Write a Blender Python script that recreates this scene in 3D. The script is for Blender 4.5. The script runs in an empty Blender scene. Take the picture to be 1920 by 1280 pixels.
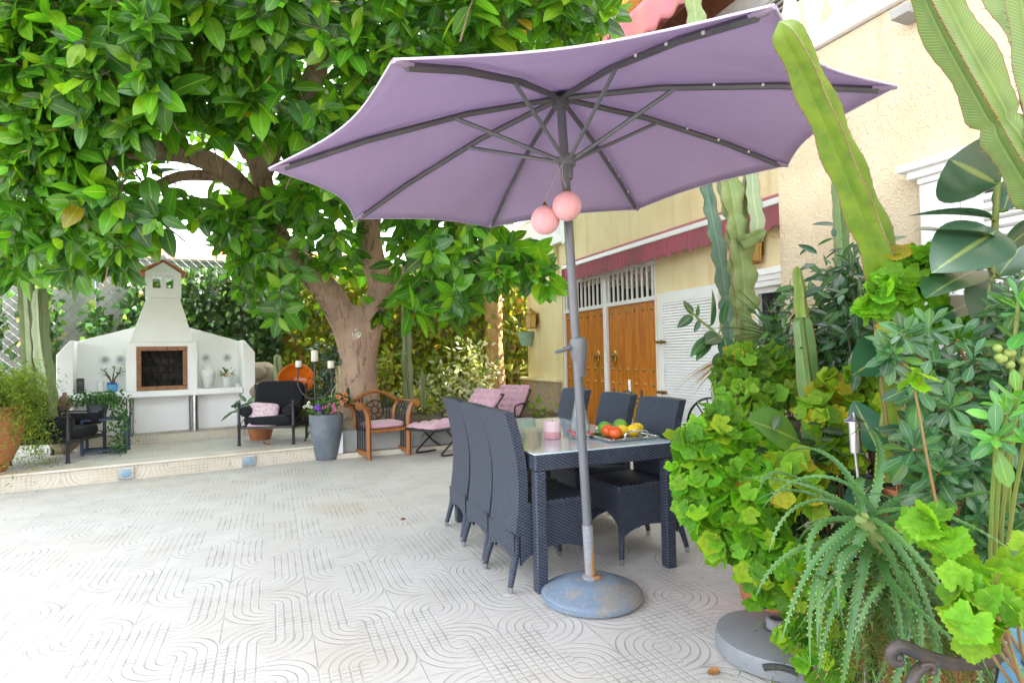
import bpy, math, random
import numpy as np
from mathutils import Vector, Matrix
R = math.radians
random.seed(7); rng = np.random.default_rng(11)
scn = bpy.context.scene
COL = scn.collection

# ------------------------------------------------------------------ frames
# world: X right, Y ahead of the camera, Z up.  pq: the patio's own axes (p towards the house, q along it)
PH = R(22.62)
Bv = np.array([math.cos(PH), math.sin(PH)]); Av = np.array([-math.sin(PH), math.cos(PH)])
def W(p, q, z=0.0):
    x = p*Bv + q*Av
    return (float(x[0]), float(x[1]), float(z))
CAMH, FPX, PITCH, ROLL = 1.29, 1083.0, R(1.281), R(1.1425)
_F = np.array([0, math.cos(PITCH), math.sin(PITCH)]); _U = np.array([0, -math.sin(PITCH), math.cos(PITCH)])
_X = np.array([1., 0, 0])
_r = math.cos(ROLL)*_X - math.sin(ROLL)*_U; _u = math.sin(ROLL)*_X + math.cos(ROLL)*_U
def at(u, v, Y):
    d = _F + (u-960)/FPX*_r - (v-640)/FPX*_u
    P = np.array([0, 0, CAMH]) + d*Y/d[1]
    return np.array([float(P[0]), float(P[1]), float(P[2])])

# ------------------------------------------------------------------ materials
def nodes(name):
    m = bpy.data.materials.new(name); m.use_nodes = True
    nt = m.node_tree
    return m, nt, nt.nodes['Principled BSDF']
def N(nt, t, **kw):
    n = nt.nodes.new(t)
    for k, v in kw.items(): setattr(n, k, v)
    return n
def mth(nt, op, a, b=None, c=None):
    n = nt.nodes.new('ShaderNodeMath'); n.operation = op
    for i, x in enumerate((a, b, c)):
        if x is None: continue
        if isinstance(x, (int, float)): n.inputs[i].default_value = x
        else: nt.links.new(x, n.inputs[i])
    return n.outputs[0]
def mixc(nt, fac, a, b):
    n = nt.nodes.new('ShaderNodeMix'); n.data_type = 'RGBA'
    if isinstance(fac, (int, float)): n.inputs[0].default_value = fac
    else: nt.links.new(fac, n.inputs[0])
    for i, x in ((6, a), (7, b)):
        if isinstance(x, (tuple, list)): n.inputs[i].default_value = (*x[:3], 1)
        else: nt.links.new(x, n.inputs[i])
    return n.outputs[2]
def ramp(nt, src, lo, hi):
    n = nt.nodes.new('ShaderNodeMapRange'); n.interpolation_type = 'SMOOTHSTEP'
    n.inputs[1].default_value = lo; n.inputs[2].default_value = hi
    nt.links.new(src, n.inputs[0]); return n.outputs[0]
def noise(nt, scale, detail=4, coord='Object', rough=.55):
    tc = nt.nodes.new('ShaderNodeTexCoord'); n = nt.nodes.new('ShaderNodeTexNoise')
    n.inputs['Scale'].default_value = scale; n.inputs['Detail'].default_value = detail
    n.inputs['Roughness'].default_value = rough
    nt.links.new(tc.outputs[coord], n.inputs['Vector']); return n.outputs[0]
def bump(nt, bsdf, h, strength, dist):
    n = nt.nodes.new('ShaderNodeBump'); n.inputs['Strength'].default_value = strength
    n.inputs['Distance'].default_value = dist
    nt.links.new(h, n.inputs['Height']); nt.links.new(n.outputs[0], bsdf.inputs['Normal'])
def mat(name, col, col2=None, rough=.6, nscale=6, lo=.35, hi=.7, bscale=None, bstr=.3, bdist=.01, metal=0, spec=.5, trans=0, sheen=0, coat=0):
    m, nt, b = nodes(name)
    b.inputs['Roughness'].default_value = rough; b.inputs['Metallic'].default_value = metal
    b.inputs['Specular IOR Level'].default_value = spec
    if trans: b.inputs['Transmission Weight'].default_value = trans
    if sheen: b.inputs['Sheen Weight'].default_value = sheen
    if coat: b.inputs['Coat Weight'].default_value = coat; b.inputs['Coat Roughness'].default_value = .15
    if col2 is None: col2 = tuple(c*.82 for c in col)
    nz = noise(nt, nscale)
    nt.links.new(mixc(nt, ramp(nt, nz, lo, hi), col, col2), b.inputs['Base Color'])
    if bscale: bump(nt, b, noise(nt, bscale, 3), bstr, bdist)
    return m
def leafmat(name, rough=.35, transl=.3, mid=.35, spec=.5, veins=0, tr_boost=1.6, radial=0):
    """every leaf carries its own colour in the attribute 'tint'; a paler midrib from the leaf's own UVs"""
    m, nt, b = nodes(name)
    a = N(nt, 'ShaderNodeAttribute', attribute_name='tint'); col = a.outputs['Color']
    uv = N(nt, 'ShaderNodeUVMap'); sx = N(nt, 'ShaderNodeSeparateXYZ'); nt.links.new(uv.outputs[0], sx.inputs[0])
    dx = mth(nt, 'ABSOLUTE', mth(nt, 'SUBTRACT', sx.outputs[0], .5))
    pale = N(nt, 'ShaderNodeMix', data_type='RGBA'); pale.inputs[0].default_value = .6
    nt.links.new(col, pale.inputs[6]); pale.inputs[7].default_value = (.42, .5, .12, 1)
    if mid:
        f = mth(nt, 'MULTIPLY', mth(nt, 'SUBTRACT', 1.0, ramp(nt, dx, .015, .05)), mid)
        col = mixc(nt, f, col, pale.outputs[2])
    if veins:
        w = mth(nt, 'SINE', mth(nt, 'MULTIPLY', mth(nt, 'SUBTRACT', sx.outputs[1], mth(nt, 'MULTIPLY', dx, .7)), veins))
        col = mixc(nt, mth(nt, 'MULTIPLY', ramp(nt, w, .8, 1), .18), col, pale.outputs[2])
    if radial:
        yy = mth(nt, 'SUBTRACT', sx.outputs[1], .5); xx = mth(nt, 'SUBTRACT', sx.outputs[0], .5)
        w = mth(nt, 'COSINE', mth(nt, 'MULTIPLY', mth(nt, 'SUBTRACT', mth(nt, 'ARCTAN2', yy, xx), math.pi/2), float(radial)))
        col = mixc(nt, mth(nt, 'MULTIPLY', ramp(nt, w, .86, 1), .3), col, pale.outputs[2])
        rr_ = mth(nt, 'SQRT', mth(nt, 'ADD', mth(nt, 'MULTIPLY', xx, xx), mth(nt, 'MULTIPLY', yy, yy)))
        dk = N(nt, 'ShaderNodeMix', data_type='RGBA', blend_type='MULTIPLY'); dk.inputs[0].default_value = 1; nt.links.new(col, dk.inputs[6]); dk.inputs[7].default_value = (.62, .72, .8, 1)
        col = mixc(nt, mth(nt, 'MULTIPLY', mth(nt, 'SUBTRACT', 1.0, ramp(nt, mth(nt, 'ABSOLUTE', mth(nt, 'SUBTRACT', rr_, .24)), .03, .12)), .5), col, dk.outputs[2])
    nz = noise(nt, 9, 3)
    hsv = N(nt, 'ShaderNodeHueSaturation'); nt.links.new(col, hsv.inputs['Color'])
    nt.links.new(mth(nt, 'ADD', mth(nt, 'MULTIPLY', nz, .7), .65), hsv.inputs['Value'])
    col = hsv.outputs[0]
    nt.links.new(col, b.inputs['Base Color']); b.inputs['Roughness'].default_value = rough
    b.inputs['Specular IOR Level'].default_value = spec
    t = N(nt, 'ShaderNodeBsdfTranslucent'); mx = N(nt, 'ShaderNodeMixShader'); mx.inputs[0].default_value = transl
    br = N(nt, 'ShaderNodeMix', data_type='RGBA', blend_type='MULTIPLY'); br.inputs[0].default_value = 1
    nt.links.new(col, br.inputs[6]); br.inputs[7].default_value = (tr_boost*1.25, tr_boost*1.15, tr_boost*.5, 1)
    nt.links.new(br.outputs[2], t.inputs[0])
    nt.links.new(b.outputs[0], mx.inputs[1]); nt.links.new(t.outputs[0], mx.inputs[2])
    out = [n for n in nt.nodes if n.type == 'OUTPUT_MATERIAL'][0]; nt.links.new(mx.outputs[0], out.inputs[0])
    return m

M = {}
def tile_material(name, base, dark, depth=.004, riser=False):
    """relief paving: 40 cm columns of half-stadium grooves round little discs, cross-cut into grids"""
    m, nt, b = nodes(name)
    tc = N(nt, 'ShaderNodeTexCoord'); s = N(nt, 'ShaderNodeSeparateXYZ'); nt.links.new(tc.outputs['Object'], s.inputs[0])
    p = mth(nt, 'ADD', s.outputs[0], 40.0 + .222*1.04 + .0); q = s.outputs[2] if riser else s.outputs[1]
    q = mth(nt, 'ADD', q, 40.0 - 2.52)
    half = mth(nt, 'FLOOR', mth(nt, 'DIVIDE', p, .2))
    h4 = mth(nt, 'MODULO', half, 4.0)
    typ = mth(nt, 'MULTIPLY', mth(nt, 'GREATER_THAN', h4, .5), mth(nt, 'LESS_THAN', h4, 2.5))
    d = mth(nt, 'ABSOLUTE', mth(nt, 'SUBTRACT', mth(nt, 'MODULO', p, .4), .2))
    t = mth(nt, 'MODULO', mth(nt, 'ADD', q, mth(nt, 'MULTIPLY', typ, .4)), .8)
    inarc = mth(nt, 'GREATER_THAN', t, .4)
    ta = mth(nt, 'MAXIMUM', mth(nt, 'MINIMUM', mth(nt, 'SUBTRACT', t, .4), mth(nt, 'SUBTRACT', .8, t)), 0.0)
    r = mth(nt, 'SQRT', mth(nt, 'ADD', mth(nt, 'MULTIPLY', d, d), mth(nt, 'MULTIPLY', ta, ta)))
    def groove(x, pitch, wd, off=0.0):
        fr = mth(nt, 'MODULO', mth(nt, 'ADD', x, pitch*50.5+off), pitch)
        return mth(nt, 'SUBTRACT', 1.0, ramp(nt, mth(nt, 'ABSOLUTE', mth(nt, 'SUBTRACT', fr, pitch/2)), wd*.45, wd))
    g1 = mth(nt, 'MULTIPLY', groove(r, .04, .0058), mth(nt, 'LESS_THAN', r, .206))
    g1 = mth(nt, 'MULTIPLY', g1, mth(nt, 'GREATER_THAN', r, .025))
    nn = noise(nt, 3.0, 2)
    g2 = mth(nt, 'MULTIPLY', groove(t, .0333, .0062), mth(nt, 'MULTIPLY', mth(nt, 'SUBTRACT', 1.0, inarc), ramp(nt, nn, .25, .42)))
    g2 = mth(nt, 'MULTIPLY', g2, .95)
    joint = mth(nt, 'MULTIPLY', groove(p, .4, .0038), 1.0)
    joint2 = mth(nt, 'MULTIPLY', groove(t, .8, .003, .2), .8)
    g = mth(nt, 'MAXIMUM', mth(nt, 'MAXIMUM', g1, g2), mth(nt, 'MAXIMUM', joint, joint2))
    n1 = noise(nt, 2.2, 6); n2 = noise(nt, 26, 4); n3 = noise(nt, .55, 4)
    col = mixc(nt, ramp(nt, n1, .3, .75), base, tuple(c*.9 for c in base))
    col = mixc(nt, mth(nt, 'MULTIPLY', ramp(nt, n3, .48, .72), .7), col, (base[0]*.9, base[1]*.8, base[2]*.64))
    col = mixc(nt, mth(nt, 'MULTIPLY', ramp(nt, n2, .5, .8), .45), col, tuple(c*.7 for c in base))
    wn = N(nt, 'ShaderNodeTexWhiteNoise', noise_dimensions='2D'); cv = N(nt, 'ShaderNodeCombineXYZ'); nt.links.new(mth(nt, 'FLOOR', mth(nt, 'DIVIDE', p, .4)), cv.inputs[0]); nt.links.new(mth(nt, 'FLOOR', mth(nt, 'DIVIDE', q, .4)), cv.inputs[1]); nt.links.new(cv.outputs[0], wn.inputs['Vector'])
    col = mixc(nt, mth(nt, 'MULTIPLY', wn.outputs['Value'], .22), col, (base[0]*.80, base[1]*.77, base[2]*.73))
    dirt = mth(nt, 'MULTIPLY', g, mth(nt, 'ADD', mth(nt, 'MULTIPLY', ramp(nt, noise(nt, 7, 4), .42, .68), .48), .12))
    col = mixc(nt, dirt, col, dark)
    nt.links.new(col, b.inputs['Base Color']); b.inputs['Roughness'].default_value = .62
    b.inputs['Specular IOR Level'].default_value = .35
    hh = mth(nt, 'SUBTRACT', mth(nt, 'MULTIPLY', n2, .12), g)
    bump(nt, b, hh, .8, depth)
    return m
M['tile'] = tile_material('paving_tile', (.62, .595, .56), (.25, .23, .21))
M['riser'] = tile_material('riser_tile', (.62, .56, .46), (.3, .25, .19), riser=True)
M['marble'] = mat('marble_edge', (.62, .58, .50), (.55, .47, .36), rough=.4, nscale=3)
M['earth'] = mat('earth', (.07, .045, .03), (.12, .08, .05), rough=.95, nscale=14, bscale=30, bstr=.8, bdist=.03)
M['ground'] = mat('ground', (.25, .2, .14), (.16, .13, .09), rough=.95, nscale=.4)
def stucco(name, col, big=60, st=.9, d=.012):
    m, nt, b = nodes(name)
    n1 = noise(nt, 1.3, 5); n2 = noise(nt, big, 3); n3 = noise(nt, big*.4, 2)
    c = mixc(nt, ramp(nt, n1, .35, .75), col, (col[0]*.9, col[1]*.84, col[2]*.74))
    c = mixc(nt, mth(nt, 'MULTIPLY', ramp(nt, n2, .5, .75), .35), c, (col[0]*.75, col[1]*.62, col[2]*.45))
    tc = N(nt, 'ShaderNodeTexCoord'); mp = N(nt, 'ShaderNodeMapping'); mp.inputs['Scale'].default_value = (4, 4, .45); nt.links.new(tc.outputs['Object'], mp.inputs[0])
    ns = N(nt, 'ShaderNodeTexNoise'); ns.inputs['Scale'].default_value = 1.5; ns.inputs['Detail'].default_value = 6; nt.links.new(mp.outputs[0], ns.inputs['Vector'])
    c = mixc(nt, mth(nt, 'MULTIPLY', ramp(nt, ns.outputs[0], .52, .72), .4), c, (col[0]*.72, col[1]*.6, col[2]*.45))
    nt.links.new(c, b.inputs['Base Color']); b.inputs['Roughness'].default_value = .9; b.inputs['Specular IOR Level'].default_value = .2
    bump(nt, b, mth(nt, 'ADD', n2, mth(nt, 'MULTIPLY', n3, .8)), st, d); return m
M['stucco'] = stucco('cream_stucco', (.84, .72, .45), 70, .4, .006)
M['rough_stucco'] = stucco('rough_cream_stucco', (.72, .61, .44), 75, .9, .016)
M['brown_stucco'] = stucco('brown_stucco', (.17, .09, .06), 40)
M['white'] = mat('white_paint', (.88, .88, .88), (.83, .83, .83), rough=.6, nscale=3, bscale=25, bstr=.12, bdist=.006)
M['white_gloss'] = mat('white_lacquer', (.80, .80, .80), (.77, .77, .77), rough=.3)
M['concrete'] = mat('grey_concrete', (.36, .36, .35), (.26, .26, .25), rough=.9, nscale=2.5, bscale=12, bstr=.3)
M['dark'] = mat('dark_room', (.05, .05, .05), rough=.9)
M['room'] = mat('garage_ceiling', (.7, .7, .7), (.55, .55, .55), rough=.8)
M['black_glass'] = mat('window_glass', (.02, .025, .03), rough=.08, spec=.8)
def wood(name, c1, c2, axis=2, sc=5):
    m, nt, b = nodes(name)
    tc = N(nt, 'ShaderNodeTexCoord'); mp = N(nt, 'ShaderNodeMapping')
    s = [14.0]*3; s[axis] = .9; mp.inputs['Scale'].default_value = s
    nt.links.new(tc.outputs['Object'], mp.inputs[0])
    n = N(nt, 'ShaderNodeTexNoise'); n.inputs['Scale'].default_value = sc*.4; n.inputs['Detail'].default_value = 7
    n.inputs['Distortion'].default_value = 1.2; nt.links.new(mp.outputs[0], n.inputs['Vector'])
    c = mixc(nt, ramp(nt, n.outputs[0], .32, .68), c1, c2)
    nt.links.new(c, b.inputs['Base Color']); b.inputs['Roughness'].default_value = .42
    bump(nt, b, n.outputs[0], .25, .004); return m
M['door_wood'] = wood('varnished_door_wood', (.58, .205, .018), (.38, .11, .010))
M['chair_wood'] = wood('teak', (.36, .135, .03), (.22, .075, .016))
M['brass'] = mat('old_brass', (.42, .27, .08), (.25, .16, .05), rough=.35, metal=1)
M['iron'] = mat('black_iron', (.016, .017, .021), (.03, .028, .028), rough=.45, nscale=20)
M['bronze_iron'] = mat('bench_iron', (.03, .028, .03), (.075, .05, .035), rough=.42, nscale=25)
M['blue_paint'] = mat('blue_bench_paint', (.08, .22, .32), (.06, .16, .25), rough=.4)
M['blue_iron'] = mat('blue_table_paint', (.02, .045, .09), rough=.45)
M['grey_metal'] = mat('grey_pole_paint', (.135, .14, .155), (.115, .12, .13), rough=.38, nscale=4)
M['dark_metal'] = mat('charcoal_rib_paint', (.08, .078, .085), (.10, .098, .10), rough=.45)
M['steel'] = mat('brushed_steel', (.55, .56, .58), rough=.25, metal=1)
M['rust'] = mat('rusty_galvanised', (.36, .38, .41), (.42, .19, .05), rough=.55, nscale=5, lo=.42, hi=.56, metal=.2)
def rust_mat():
    m, nt, b = nodes('rust_streaked_tube')
    tc = N(nt, 'ShaderNodeTexCoord'); mp = N(nt, 'ShaderNodeMapping'); mp.inputs['Scale'].default_value = (26, 26, 2.2); nt.links.new(tc.outputs['Object'], mp.inputs[0])
    n = N(nt, 'ShaderNodeTexNoise'); n.inputs['Scale'].default_value = 1.0; n.inputs['Detail'].default_value = 6; nt.links.new(mp.outputs[0], n.inputs['Vector'])
    c = mixc(nt, ramp(nt, n.outputs[0], .44, .60), (.22, .235, .26), (.34, .17, .05)); c = mixc(nt, mth(nt, 'MULTIPLY', ramp(nt, noise(nt, 70, 3), .5, .7), .4), c, (.40, .38, .36))
    nt.links.new(c, b.inputs['Base Color']); b.inputs['Roughness'].default_value = .6; return m
M['rust'] = rust_mat()
M['terracotta'] = mat('terracotta', (.42, .155, .065), (.33, .12, .05), rough=.8, nscale=5, bscale=16, bstr=.2)
M['orange_glaze'] = mat('orange_glaze', (.72, .17, .012), (.52, .10, .01), rough=.2, nscale=4)
M['brick'] = mat('oven_brick', (.36, .17, .09), (.27, .14, .08), rough=.85, nscale=12, bscale=40)
M['soot'] = mat('sooty_stone', (.055, .05, .045), (.02, .018, .016), rough=.9, nscale=7, bscale=9, bstr=1, bdist=.03)
M['rooftile'] = mat('roof_tile', (.45, .14, .07), (.32, .1, .05), rough=.8, nscale=10)
M['black_fabric'] = mat('black_fabric', (.012, .013, .016), (.020, .020, .024), rough=.95, nscale=40, bscale=220, bstr=.3, bdist=.002, sheen=.04, spec=.2)
M['pink_fabric'] = mat('pink_cushion', (.58, .34, .42), (.52, .29, .37), rough=.9, nscale=18, bscale=180, bstr=.3, bdist=.002, sheen=.3)
M['pale_pink'] = mat('pale_pink_cushion', (.68, .52, .56), (.52, .36, .42), rough=.9, nscale=34, lo=.45, hi=.6)
M['zinc'] = mat('zinc_planter', (.105, .125, .155), (.16, .18, .205), rough=.5, nscale=5)
M['candle'] = mat('candle_wax', (.82, .78, .68), rough=.5)
M['pink_candle'] = mat('pink_candle_wax', (.80, .60, .60), rough=.45)
M['stone'] = mat('round_stone', (.34, .28, .21), (.24, .19, .14), rough=.85, nscale=6, bscale=20)
M['bark'] = mat('ficus_bark', (.50, .35, .265), (.37, .25, .185), rough=.9, nscale=7, bscale=26, bstr=.5, bdist=.015)
def bark_mat():
    m, nt, b = nodes('ficus_bark_relief')
    tc = N(nt, 'ShaderNodeTexCoord'); mp = N(nt, 'ShaderNodeMapping'); mp.inputs['Scale'].default_value = (9, 9, 2.2); nt.links.new(tc.outputs['Object'], mp.inputs[0])
    n1 = N(nt, 'ShaderNodeTexNoise'); n1.inputs['Scale'].default_value = 1.6; n1.inputs['Detail'].default_value = 8; n1.inputs['Roughness'].default_value = .68; n1.inputs['Distortion'].default_value = .8; nt.links.new(mp.outputs[0], n1.inputs['Vector'])
    n2 = noise(nt, 3.2, 5); n3 = noise(nt, 55, 4)
    c = mixc(nt, ramp(nt, n2, .35, .68), (.50, .34, .245), (.36, .25, .19))
    c = mixc(nt, mth(nt, 'MULTIPLY', mth(nt, 'SUBTRACT', 1.0, ramp(nt, n1.outputs[0], .36, .47)), .75), c, (.16, .10, .07))
    c = mixc(nt, mth(nt, 'MULTIPLY', ramp(nt, n3, .55, .72), .5), c, (.56, .44, .35))
    nt.links.new(c, b.inputs['Base Color']); b.inputs['Roughness'].default_value = .92; b.inputs['Specular IOR Level'].default_value = .2
    bump(nt, b, mth(nt, 'ADD', n1.outputs[0], mth(nt, 'MULTIPLY', n3, .3)), .9, .03); return m
M['bark'] = bark_mat()
M['cut'] = mat('cut_wood', (.45, .28, .15), (.32, .18, .10), rough=.9, nscale=20)
M['twig'] = mat('twig', (.16, .12, .07), (.10, .07, .04), rough=.8, nscale=20)
M['red_stem'] = mat('reddish_stem', (.26, .12, .05), (.2, .16, .06), rough=.6, nscale=20)
M['green_stem'] = mat('green_stem', (.13, .2, .03), (.17, .19, .04), rough=.5, nscale=12)
M['palm_bark'] = mat('palm_bark', (.52, .32, .14), (.38, .22, .09), rough=.9, nscale=8, bscale=40, bstr=.8, bdist=.02)
M['plastic'] = mat('grey_plastic', (.19, .20, .215), (.22, .23, .24), rough=.5, nscale=8, bscale=60, bstr=.1)
M['berry'] = mat('green_berry', (.22, .28, .06), rough=.4)
M['lime'] = mat('green_fruit', (.13, .36, .02), (.18, .4, .04), rough=.35)
M['lemon'] = mat('yellow_fruit', (.78, .55, .01), (.7, .45, .01), rough=.4, bscale=90, bstr=.2, bdist=.002)
M['tomato'] = mat('red_orange_fruit', (.70, .055, .012), (.72, .13, .015), rough=.22, nscale=8)
M['chrome'] = mat('polished_tray', (.7, .7, .7), rough=.15, metal=1)
M['blue_pot'] = mat('blue_pot', (.10, .36, .62), rough=.4)
M['white_ceramic'] = mat('white_ceramic', (.72, .73, .72), rough=.2)
M['plate_blue'] = mat('plate_motif', (.35, .38, .42), rough=.3)
M['green_ceramic'] = mat('green_ceramic', (.30, .48, .40), rough=.35)
M['wine'] = mat('wine_canvas', (.36, .085, .115), (.25, .085, .095), rough=.9, nscale=2.5)
M['pink_awn'] = mat('pink_canvas', (.72, .20, .26), (.62, .26, .24), rough=.9, nscale=2)
M['soffit'] = mat('ochre_soffit', (.80, .58, .16), rough=.9)
M['purple_fl'] = mat('purple_petals', (.22, .07, .5), rough=.6)
M['pink_fl'] = mat('pink_petals', (.7, .2, .36), rough=.6)
M['orange_fl'] = mat('coral_petals', (.78, .24, .12), rough=.6)
M['yellow_fl'] = mat('yellow_petals', (.8, .42, .02), rough=.6)
M['dead'] = mat('dead_leaf', (.32, .16, .05), rough=.9)
M['strand'] = mat('cord', (.5, .42, .36), rough=.8)
def rattan():
    m, nt, b = nodes('woven_rattan')
    tc = N(nt, 'ShaderNodeTexCoord'); s = N(nt, 'ShaderNodeSeparateXYZ'); nt.links.new(tc.outputs['Object'], s.inputs[0])
    h = mth(nt, 'ADD', s.outputs[0], s.outputs[1]); v = s.outputs[2]
    row = mth(nt, 'FLOOR', mth(nt, 'DIVIDE', v, .0088))
    a = mth(nt, 'ABSOLUTE', mth(nt, 'SINE', mth(nt, 'MULTIPLY', v, math.pi/.0088)))
    w = mth(nt, 'SINE', mth(nt, 'ADD', mth(nt, 'MULTIPLY', h, math.pi/.017), mth(nt, 'MULTIPLY', row, math.pi)))
    hh = mth(nt, 'MULTIPLY', mth(nt, 'POWER', a, .5), mth(nt, 'ADD', mth(nt, 'MULTIPLY', w, .5), .55))
    n = noise(nt, 40, 2)
    c = mixc(nt, ramp(nt, hh, .05, .8), (.009, .012, .020), (.070, .088, .135))
    c = mixc(nt, mth(nt, 'MULTIPLY', ramp(nt, n, .45, .7), .4), c, (.075, .08, .105))
    nt.links.new(c, b.inputs['Base Color']); b.inputs['Roughness'].default_value = .42
    b.inputs['Specular IOR Level'].default_value = .45
    bump(nt, b, hh, .7, .004); return m
M['rattan'] = rattan()
def canvas():
    m, nt, b = nodes('lilac_canvas')
    n = noise(nt, 2.0, 5); n2 = noise(nt, 9, 6, rough=.75)
    c = mixc(nt, ramp(nt, n, .35, .7), (.53, .42, .59), (.50, .395, .55))
    c = mixc(nt, mth(nt, 'MULTIPLY', ramp(nt, n2, .58, .8), .42), c, (.66, .56, .70))
    nt.links.new(c, b.inputs['Base Color']); b.inputs['Roughness'].default_value = .9; b.inputs['Specular IOR Level'].default_value = .15
    t = N(nt, 'ShaderNodeBsdfTranslucent'); nt.links.new(c, t.inputs[0])
    mx = N(nt, 'ShaderNodeMixShader'); mx.inputs[0].default_value = .35
    nt.links.new(b.outputs[0], mx.inputs[1]); nt.links.new(t.outputs[0], mx.inputs[2])
    out = [x for x in nt.nodes if x.type == 'OUTPUT_MATERIAL'][0]; nt.links.new(mx.outputs[0], out.inputs[0])
    bump(nt, b, mth(nt, 'ADD', mth(nt, 'MULTIPLY', noise(nt, 260, 2), .06), noise(nt, 4.5, 4)), .35, .03)
    return m
M['canvas'] = canvas()
def base_mat():
    m, nt, b = nodes('weathered_blue_base')
    n = noise(nt, 6, 6, rough=.65); n2 = noise(nt, 60, 3)
    c = mixc(nt, ramp(nt, n, .44, .62), (.155, .215, .29), (.25, .235, .21))
    c = mixc(nt, mth(nt, 'MULTIPLY', ramp(nt, n2, .5, .7), .4), c, (.36, .34, .32))
    nt.links.new(c, b.inputs['Base Color']); b.inputs['Roughness'].default_value = .7
    bump(nt, b, n2, .25, .004); return m
M['base'] = base_mat()
def flag_mat():
    m, nt, b = nodes('crazy_paving_stone')
    tc = N(nt, 'ShaderNodeTexCoord'); v = N(nt, 'ShaderNodeTexVoronoi', feature='DISTANCE_TO_EDGE'); v.inputs['Scale'].default_value = 4.5
    v2 = N(nt, 'ShaderNodeTexVoronoi'); v2.inputs['Scale'].default_value = 4.5
    nt.links.new(tc.outputs['Object'], v.inputs['Vector']); nt.links.new(tc.outputs['Object'], v2.inputs['Vector'])
    sp = N(nt, 'ShaderNodeSeparateXYZ'); nt.links.new(v2.outputs['Color'], sp.inputs[0])
    c = mixc(nt, sp.outputs[0], (.50, .32, .16), (.40, .33, .25))
    c = mixc(nt, ramp(nt, v.outputs['Distance'], .015, .04), (.30, .28, .25), c)
    nt.links.new(c, b.inputs['Base Color']); b.inputs['Roughness'].default_value = .85
    bump(nt, b, ramp(nt, v.outputs['Distance'], .0, .06), .6, .02); return m
M['flag'] = flag_mat()
def glassy(name, col, rough=.05, alpha_t=.9, ior=1.45):
    m, nt, b = nodes(name)
    b.inputs['Base Color'].default_value = (*col, 1); b.inputs['Roughness'].default_value = rough
    b.inputs['Transmission Weight'].default_value = alpha_t; b.inputs['IOR'].default_value = ior
    return m
M['clear_glass'] = glassy('clear_glass', (.9, .96, .95))
M['lamp_glass'] = mat('amber_lamp_glass', (.62, .40, .13), (.5, .32, .1), rough=.25)
def table_glass():
    m, nt, b = nodes('reflection_tinted_glass')
    nz = noise(nt, 3, 3)
    nt.links.new(mixc(nt, nz, (.50, .64, .70), (.56, .68, .72)), b.inputs['Base Color'])  # pale blue base stands in for sky and house mirrored in the top
    b.inputs['Roughness'].default_value = .06; b.inputs['Specular IOR Level'].default_value = .6
    b.inputs['Coat Weight'].default_value = .6; b.inputs['Coat Roughness'].default_value = .04
    return m
M['table_glass'] = table_glass()
def ball_mat():
    m, nt, b = nodes('pink_cotton_ball')
    tc = N(nt, 'ShaderNodeTexCoord'); w = N(nt, 'ShaderNodeTexWave'); w.inputs['Scale'].default_value = 38; w.inputs['Distortion'].default_value = 6; w.inputs['Detail'].default_value = 2
    nt.links.new(tc.outputs['Object'], w.inputs['Vector'])
    c = mixc(nt, w.outputs['Fac'], (.74, .33, .36), (.80, .46, .47))
    nt.links.new(c, b.inputs['Base Color']); b.inputs['Roughness'].default_value = .75
    b.inputs['Subsurface Weight'].default_value = .15; b.inputs['Subsurface Radius'].default_value = (.03, .015, .015)
    bump(nt, b, w.outputs['Fac'], .4, .004); return m
M['ball'] = ball_mat()
def cactus_mat(name, c1, c2, stripe=0, valley=.5):
    m, nt, b = nodes(name)
    a = N(nt, 'ShaderNodeUVMap'); s = N(nt, 'ShaderNodeSeparateXYZ'); nt.links.new(a.outputs[0], s.inputs[0])
    # u: 0 in the valley, 1 on the rib's edge; v: metres along the stem
    n = noise(nt, 14, 4)
    c = mixc(nt, ramp(nt, n, .35, .7), c1, c2)
    if stripe:
        w = mth(nt, 'SINE', mth(nt, 'MULTIPLY', mth(nt, 'ADD', s.outputs[1], mth(nt, 'MULTIPLY', s.outputs[0], -.03)), 2*math.pi/stripe))
        w = mth(nt, 'MULTIPLY', ramp(nt, w, .0, 1), mth(nt, 'MULTIPLY', ramp(nt, s.outputs[0], .1, .5), .28))
        c = mixc(nt, w, c, (.34, .42, .2))
    c = mixc(nt, mth(nt, 'MULTIPLY', mth(nt, 'SUBTRACT', 1.0, ramp(nt, s.outputs[0], .02, .16)), valley), c, tuple(min(1, x*1.5+.06) for x in c1))
    c = mixc(nt, ramp(nt, s.outputs[0], .90, .985), c, (.19, .10, .045))
    nt.links.new(c, b.inputs['Base Color']); b.inputs['Roughness'].default_value = .45
    return m
M['cactus_lime'] = cactus_mat('lime_cactus_skin', (.15, .235, .012), (.09, .17, .010), 0, .06)
M['cactus_pale'] = cactus_mat('pale_cactus_skin', (.20, .27, .09), (.15, .22, .065), 0, .3)
M['cactus_striped'] = cactus_mat('striped_cactus_skin', (.125, .20, .04), (.095, .16, .035), .0085, .35)
M['cactus_grey'] = cactus_mat('grey_green_cactus_skin', (.19, .26, .12), (.24, .28, .14))
M['cactus_blue'] = cactus_mat('blue_green_cactus_skin', (.05, .12, .07), (.08, .15, .08))
M['cactus_green'] = cactus_mat('green_cactus_skin', (.08, .17, .04), (.12, .2, .05))
M['spine'] = mat('spine', (.26, .12, .06), rough=.6)
M['ficus_leaf'] = leafmat('ficus_leaf', rough=.3, transl=.42, mid=.7, veins=70, tr_boost=1.9)
M['ger_leaf'] = leafmat('geranium_leaf', rough=.6, transl=.36, mid=0, spec=.25, radial=7)
M['pit_leaf'] = leafmat('glossy_leaf', rough=.25, transl=.18, mid=.6)
M['rub_leaf'] = leafmat('rubber_leaf', rough=.22, transl=.12, mid=.75)
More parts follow.
